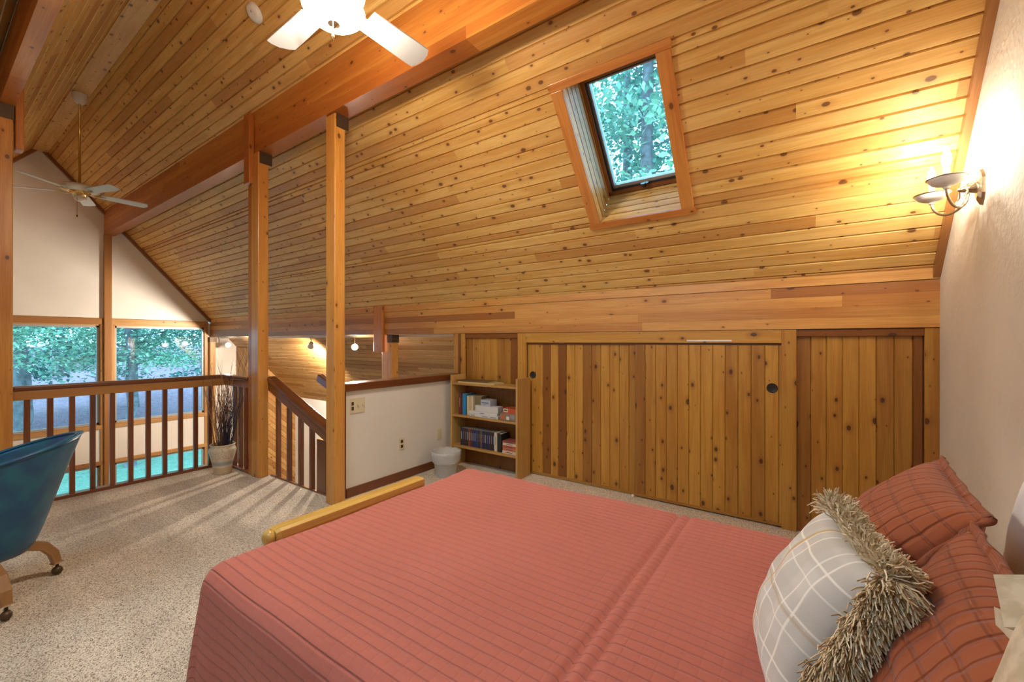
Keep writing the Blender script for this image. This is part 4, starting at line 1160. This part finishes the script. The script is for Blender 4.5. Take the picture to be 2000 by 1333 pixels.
# ------------------------------------------------------------------ pillows
def pillow(name, c, a, b, w, h, t, mat, label, cat, nu=48, quilted=False, flat=.45, parent=None, sag=0, sidew=.06):
    c, a, b = Vector(c), Vector(a).normalized(), Vector(b).normalized()
    b = (b - a * a.dot(b)).normalized(); n = a.cross(b)
    s = np.linspace(-1, 1, nu); S, T = np.meshgrid(s, s, indexing='ij')
    S = np.sin(S * math.pi / 2) * .6 + S * .4; T = np.sin(T * math.pi / 2) * .6 + T * .4
    U = w / 2 * S * (1 - sidew * (1 - T ** 2)); V = h / 2 * T * (1 - sidew * (1 - S ** 2))
    th = t / 2 * (np.clip((1 - S ** 2) * (1 - T ** 2), 0, 1)) ** flat
    wr = .004 * np.sin(S * 9 + T * 3) * np.sin(T * 7 - S * 2)
    disp = wr * (th / (t / 2))
    if quilted:
        for co, sp, dep in ((U, .060, .002), (V, .100, .002)):
            q = (co / sp) % 1.0; dd = np.minimum(q, 1 - q) * sp
            disp += -dep * np.exp(-(dd / .012) ** 2) * np.minimum(1, th / .02)
    A, B, Nn = np.array(a), np.array(b), np.array(n); C0 = np.array(c)
    m = MB(); UV = np.stack([U, V], -1)
    for sgn in (1, -1):
        P = C0 + U[..., None] * A + V[..., None] * B + (sgn * (th + disp) - sag * (U / (w / 2)) ** 2)[..., None] * Nn
        m.grid(P, UV, flip=(sgn < 0))
    # weld handled by identical rims
    o = m.build(name, mat, parent, smooth=True)
    edge = []
    for k in range(nu): edge.append((k, 0))
    for k in range(1, nu): edge.append((nu - 1, k))
    for k in range(nu - 2, -1, -1): edge.append((k, nu - 1))
    for k in range(nu - 2, 0, -1): edge.append((0, k))
    P = C0 + U[..., None] * A + V[..., None] * B + (- sag * (U / (w / 2)) ** 2)[..., None] * Nn
    rim = [P[i, j] for i, j in edge]
    if label: tag(o, label, cat)
    return o, rim, (a, b, n)

def sham(c, a, b, w, h, t, label):
    T_ = thing('pillow_sham', label, 'pillow', c, 'quilted rust pillow shams')
    o, rim, ax = pillow('sham_cover', c, a, b, w, h, t, M_sham, None, None, nu=100, quilted=True, parent=T_)
    m = MB()
    # flat flange round the rim
    cen = Vector(c); pts = []
    for p in rim:
        p = Vector(p); d = (p - cen).normalized(); pts.append((p, p + d * .018))
    n_ = ax[2]
    P = np.zeros((len(pts), 4, 3))
    for i, (p, q) in enumerate(pts):
        wob = .004 * math.sin(i * .35)
        P[i, 0] = p - (q - p) * .4 + n_ * .005; P[i, 1] = q + n_ * (.005 + wob); P[i, 2] = q - n_ * (.005 - wob); P[i, 3] = p - (q - p) * .4 - n_ * .005
    m.grid(P, close_u=True, close_v=True); m.build('flange', M_sham, T_, smooth=True)
    return T_
def lean(az, tilt):
    """a: horizontal width axis; b: up axis leaning back; az = heading of the pillow's back (deg from +X)"""
    h = Vector((math.cos(R(az)), math.sin(R(az)), 0)); a = Vector((math.sin(R(az)), -math.cos(R(az)), 0))
    b = h * math.sin(R(tilt)) + Vector((0, 0, 1)) * math.cos(R(tilt))
    return a, b
a, b = lean(-4, 38)
sham((.19, 1.475, .905), a, b, .52, .42, .18, 'rust quilted sham pillow farthest from the camera, by the closet wall')
a, b = lean(-2, 25)
sham((.175, .89, .895), a, b, .50, .38, .15, 'rust quilted sham pillow nearer the camera, behind the fringed pillow')
a, b = lean(0, 8)
pillow('white_pillow', (.475, 1.36, .872), a, b, .74, .34, .12, M_linen, 'white bed pillow peeking out behind the rust shams', 'pillow')

def plaidmat():
    m, nt, b = newmat('grey_plaid_cotton')
    uv = N(nt, 'ShaderNodeUVMap'); uv.uv_map = 'UVMap'; sp = N(nt, 'ShaderNodeSeparateXYZ'); nt.links.new(uv.outputs[0], sp.inputs[0])
    def stripe(co, period, off, half):
        q = math_(nt, 'FRACT', math_(nt, 'DIVIDE', math_(nt, 'ADD', co, 5 + off), period))
        d = math_(nt, 'MULTIPLY', math_(nt, 'ABSOLUTE', math_(nt, 'SUBTRACT', q, .5)), period)
        return maprange(nt, d, half * 1.3, half * .7)
    col = (.60, .585, .55)
    x, y = sp.outputs[0], sp.outputs[1]
    for co, per, off, hf, c2, st in ((x, .10, .02, .021, (.50, .48, .44), .5), (y, .10, .03, .022, (.50, .48, .44), .5),
                                    (x, .10, .045, .0022, (.86, .83, .76), .8), (x, .10, .075, .0020, (.86, .83, .76), .7), (y, .10, .04, .0022, (.86, .83, .76), .8), (y, .10, .075, .0018, (.86, .83, .76), .6),
                                    (x, .20, .13, .0040, (.56, .36, .12), .8), (y, .20, .10, .0030, (.50, .36, .20), .55)):
        f = math_(nt, 'MULTIPLY', stripe(co, per, off, hf), st)
        col = mixc(nt, f, col, c2)
    nt.links.new(col, b.inputs['Base Color']); b.inputs['Roughness'].default_value = .85
    tc = N(nt, 'ShaderNodeTexCoord'); n = N(nt, 'ShaderNodeTexNoise'); n.inputs['Scale'].default_value = 300; nt.links.new(tc.outputs['Object'], n.inputs['Vector'])
    bump(nt, b, n.outputs[0], .2, .001)
    return m
pc0 = (.02, 1.06, .872)
a, b = lean(9.6, 25)
tp = thing('throw_pillow', 'grey plaid throw pillow with thick tan fringe leaning on the shams', 'pillow', pc0)
_, rim, ax = pillow('pillow_body', pc0, a, b, .325, .345, .16, plaidmat(), None, None, nu=60, parent=tp, flat=.40)
M_fringe = None
def fringemat():
    m, nt, b = newmat('tan_fringe_yarn')
    at = N(nt, 'ShaderNodeAttribute'); at.attribute_name = 'rnd'
    cr = N(nt, 'ShaderNodeValToRGB'); nt.links.new(at.outputs['Fac'], cr.inputs[0]); e = cr.color_ramp.elements
    e[0].color = (.34, .23, .11, 1); e[1].color = (.86, .74, .54, 1); q = e.new(.4); q.color = (.62, .49, .29, 1)
    nt.links.new(cr.outputs[0], b.inputs['Base Color']); b.inputs['Roughness'].default_value = .75
    return m
M_fringe = fringemat()
def fringe(rim, ax, cen, n, length, lo=.20, hi=.77):
    rr = random.Random(4); m = MB(); a_, b_, n_ = ax; cen = Vector(cen); N_ = len(rim)
    V = []; F = []; RN = []
    for k in range(n):
        t = rr.uniform(lo * N_, hi * N_); i = int(t) % N_; f = t - int(t)
        p = Vector(rim[i]).lerp(Vector(rim[(i + 1) % N_]), f)
        out = (p - cen); tg = (Vector(rim[(i + 1) % N_]) - Vector(rim[i])).normalized(); out = (out - n_ * out.dot(n_)); out = (out - tg * out.dot(tg)).normalized() * .8 + (p - cen).normalized() * .3
        clump = math.sin(i * .9 + 1.3) * .35
        d = (out + n_ * rr.gauss(.05, .62) + tg * (rr.gauss(0, .32) + clump * .5)).normalized()
        p = p + n_ * rr.gauss(.0, .006)
        L = length * rr.uniform(.7, 1.25); g = Vector((0, 0, -1)) * L * rr.uniform(.1, .45)
        curl = Vector((rr.gauss(0, 1), rr.gauss(0, 1), rr.gauss(0, 1))) * L * .09
        pts = [p, p + d * L * .35 + curl * .3, p + d * L * .7 + curl + g * .35, p + d * L + curl * .6 + g]
        if min(q.z for q in pts) < TOP + .004:
            pts = [Vector((q.x, q.y, max(q.z, TOP + .006 + rr.random() * .006))) for q in pts]
        m.tube(pts, [.0009, .0014, .0014, .0010], 3, caps=False, rnd=rr.random())
    return m
fringe(rim, ax, pc0, 8500, .046).build('fringe', M_fringe, tp)

# beige pleated pillow at the lower right corner
def burlap():
    return noisy('oatmeal_linen', (.60, .53, .40), (.47, .40, .28), 45, .9, bs=.4, bd=.003, detail=5, bscale=120)
M_oat = burlap()
pb = (.186, .560, .98)
bp = thing('pleated_pillow', 'oatmeal pillow with box-pleated edge in the lower right corner', 'pillow', pb)
a, b = lean(0, 14)
a, b = a * math.cos(.15) + b * math.sin(.15), b * math.cos(.15) - a * math.sin(.15)
_, rim, ax = pillow('pillow_body', pb, a, b, .34, .30, .07, M_oat, None, None, nu=40, parent=bp)
m = MB(); N_ = len(rim); cen = Vector(pb)
step = 6
for k in range(0, N_, step):
    p0 = Vector(rim[k]); p1 = Vector(rim[(k + step + 1) % N_]); mid = (p0 + p1) / 2
    tg = (p1 - p0).normalized(); out = (mid - cen); out = (out - ax[2] * out.dot(ax[2])); out = (out - tg * out.dot(tg)).normalized()
    lift = ax[2] * (.014 if (k // step) % 2 else -.008); L = .058 + .008 * ((k // step) % 2)
    q = [p0 - out * .01 - ax[2] * .004, p1 - out * .01 + lift, p1 + out * L + lift, p0 + out * L - lift * .5]
    q2 = [v_ - ax[2] * .006 for v_ in q]
    m.face(q); m.face(q2[::-1])
    for i in range(4): m.face([q[i], q2[i], q2[(i + 1) % 4], q[(i + 1) % 4]])
m.build('pleated_edge', M_oat, bp, bevel=.002)

# ------------------------------------------------------------------ outside
def groundmat(name, c1, c2, c3, s=3):
    m, nt, b = newmat(name)
    tc = N(nt, 'ShaderNodeTexCoord'); n = N(nt, 'ShaderNodeTexNoise'); n.inputs['Scale'].default_value = s; n.inputs['Detail'].default_value = 8
    nt.links.new(tc.outputs['Object'], n.inputs['Vector'])
    n2 = N(nt, 'ShaderNodeTexNoise'); n2.inputs['Scale'].default_value = s * 6; n2.inputs['Detail'].default_value = 4; nt.links.new(tc.outputs['Object'], n2.inputs['Vector'])
    c = mixc(nt, maprange(nt, n.outputs[0], .35, .65), c1, c2); c = mixc(nt, maprange(nt, n2.outputs[0], .5, .7), c, c3)
    nt.links.new(c, b.inputs['Base Color']); b.inputs['Roughness'].default_value = .95
    bump(nt, b, n2.outputs[0], .6, .05)
    return m
m = MB()
P = np.zeros((60, 60, 3))
for i, x in enumerate(np.linspace(-22.5, -10.75, 60)):
    for j, y in enumerate(np.linspace(-18, 20, 60)): P[i, j] = (x, y, -2.85 + .04 * math.sin(x * 1.3) * math.cos(y * .9))
m.grid(P, flip=True)
struct(m.build('ground_lawn', groundmat('lawn', (.15, .28, .17), (.21, .34, .23), (.33, .42, .34), 3), smooth=True), 'green lawn outside the lower windows', 'lawn')
m = MB(); P = np.zeros((60, 60, 3))
for i, x in enumerate(np.linspace(-60, -22.4, 60)):
    for j, y in enumerate(np.linspace(-40, 45, 60)): P[i, j] = (x, y, -2.86 + (-22.4 - x) * .10 + .15 * math.sin(x * .9) * math.cos(y * .7))
m.grid(P, flip=True)
struct(m.build('ground_slope', groundmat('leaf_litter', (.19, .09, .12), (.26, .14, .17), (.36, .28, .32), 4), smooth=True), 'purplish leaf-strewn slope under the trees outside', 'ground')
m = MB(); P = np.zeros((30, 30, 3))
for i, x in enumerate(np.linspace(-10.6, 30, 30)):
    for j, y in enumerate(np.linspace(5.8, 45, 30)): P[i, j] = (x, y, -2.9)
m.grid(P, flip=True)
struct(m.build('ground_yard', groundmat('yard', (.16, .34, .2), (.2, .4, .25), (.3, .4, .3), 2)), 'yard on the skylight side of the house', 'ground')

def leafmat(name, c1, c2):
    m, nt, b = newmat(name)
    at = N(nt, 'ShaderNodeAttribute'); at.attribute_name = 'rnd'
    nt.links.new(mixc(nt, at.outputs['Fac'], c1, c2), b.inputs['Base Color']); b.inputs['Roughness'].default_value = .5
    b.inputs['Subsurface Weight'].default_value = 0
    return m
M_leaf = [leafmat('maple_leaf', (.17, .36, .25), (.50, .70, .50)), leafmat('alder_leaf', (.14, .32, .25), (.38, .58, .45)), leafmat('fir_needle', (.08, .24, .20), (.20, .42, .34))]
M_bark = noisy('tree_bark', (.13, .11, .12), (.22, .20, .22), 6, .9, bs=.5, bd=.03)
def tree(x, y, z0, h, rad, zc0, kind, n, label, seed, leaf=.115, tr=.16, group='trees outside the gable windows'):
    rr = np.random.default_rng(seed)
    t = thing('tree', label, 'tree', (x, y, z0), group)
    m = MB(); pts = [(x + .1 * math.sin(k * 1.1 + seed), y + .1 * math.cos(k * 1.7 + seed), z0 + h * k / 8) for k in range(9)]
    m.tube(pts, [tr * (1.1 - .9 * k / 8) for k in range(9)], 10)
    br = []
    nb = 46
    for k in range(nb):
        zz = zc0 + (h + z0 - zc0) * (k + .5) / nb
        f = 1 - abs((zz - zc0) / (h + z0 - zc0) - .35) * 1.1
        an = rr.uniform(0, 6.28); L = rad * max(.3, f) * rr.uniform(.7, 1.1)
        p0 = Vector((x, y, zz)); p2 = p0 + Vector((math.cos(an) * L, math.sin(an) * L, rr.uniform(-.25, .2) * L)); p1 = p0.lerp(p2, .5) + Vector((0, 0, .12 * L))
        m.tube([p0, p1, p2], [.03, .02, .006], 5, caps=False); br.append((p0, p1, p2))
    m.build('trunk', M_bark, t, smooth=True)
    # leaves as sprays along the branches
    bi = rr.integers(0, nb, n); tt = rr.uniform(.25, 1.05, n)
    P0 = np.array([b[0] for b in br]); P1 = np.array([b[1] for b in br]); P2 = np.array([b[2] for b in br])
    a_ = (1 - tt)[:, None]; q_ = tt[:, None]
    C_ = a_ ** 2 * P0[bi] + 2 * a_ * q_ * P1[bi] + q_ ** 2 * P2[bi]
    C_ += rr.normal(0, 1, (n, 3)) * np.array([.36, .36, .13]) * (rad / 2.4)
    ang = rr.uniform(0, 6.28, n); tilt = rr.normal(0, .45, n); tilt2 = rr.normal(-.3, .4, n)
    u = np.stack([np.cos(ang) * np.cos(tilt2), np.sin(ang) * np.cos(tilt2), np.sin(tilt2)], -1)
    w_ = np.stack([-np.sin(ang) * np.cos(tilt), np.cos(ang) * np.cos(tilt), np.sin(tilt)], -1)
    sz = leaf * rr.uniform(.6, 1.3, n)[:, None]
    V = np.stack([C_ - u * sz * .5, C_ + w_ * sz * .32, C_ + u * sz * .6, C_ - w_ * sz * .32], 1).reshape(-1, 3)
    m2 = MB(); m2.v = V.tolist(); m2.f = [(4 * i, 4 * i + 1, 4 * i + 2, 4 * i + 3) for i in range(n)]
    m2.uv = [(0, 0)] * (4 * n); m2.r = rr.random(n).tolist()
    fo = m2.build('foliage', M_leaf[kind], t); fo['kind'] = 'stuff'
    return t
tree(-17.5, .2, -2.9, 9, 3.0, .45, 0, 22000, 'bright leafy tree filling the left tall window', 1)
tree(-19.0, 4.4, -2.9, 9, 2.8, .5, 0, 18000, 'leafy tree seen at the left of the right tall window', 2)
tree(-19.5, 7.6, -2.9, 8, 2.6, .45, 1, 15000, 'green tree at the right edge of the right tall window', 3)
tree(-22.5, 2.2, -2.7, 12, 2.4, 1.5, 2, 5000, 'dark slim trunk between the two bright leafy trees', 4, tr=.3)
bk = [(-25, -5), (-25, -1), (-26, 5), (-25, 9.5), (-25.5, 13), (-28, 2.5), (-30, 7), (-29, -3)]
words_ = ['left beyond the bright tree', 'behind the bright leafy tree', 'behind the gap of the gable post', 'behind the right window centre', 'at the far right', 'deep between trunks', 'deepest in the right window', 'deepest at the left']
for k, (x, y) in enumerate(bk):
    tree(x, y, -2.6, 13, 3.4, -.1, (k % 2) + 1, 9000, 'dim background tree ' + words_[k], 20 + k, leaf=.2, tr=.25, group='background trees')
for k, (x, y, h) in enumerate([(-7.5, 12, 19), (-4.0, 13.5, 21), (-.8, 12, 18), (2.5, 15, 21), (-6, 17, 24), (-1.5, 18, 25)]):
    tree(x, y, -2.9, h, 3.4, .5, [0, 1, 0, 1, 2, 1][k], 10000, 'tall tree outside the skylight, ' + ['lowest left', 'left of centre', 'centre', 'right side', 'far back left', 'far back centre'][k], 50 + k, leaf=.22, tr=.3, group='trees above the skylight')
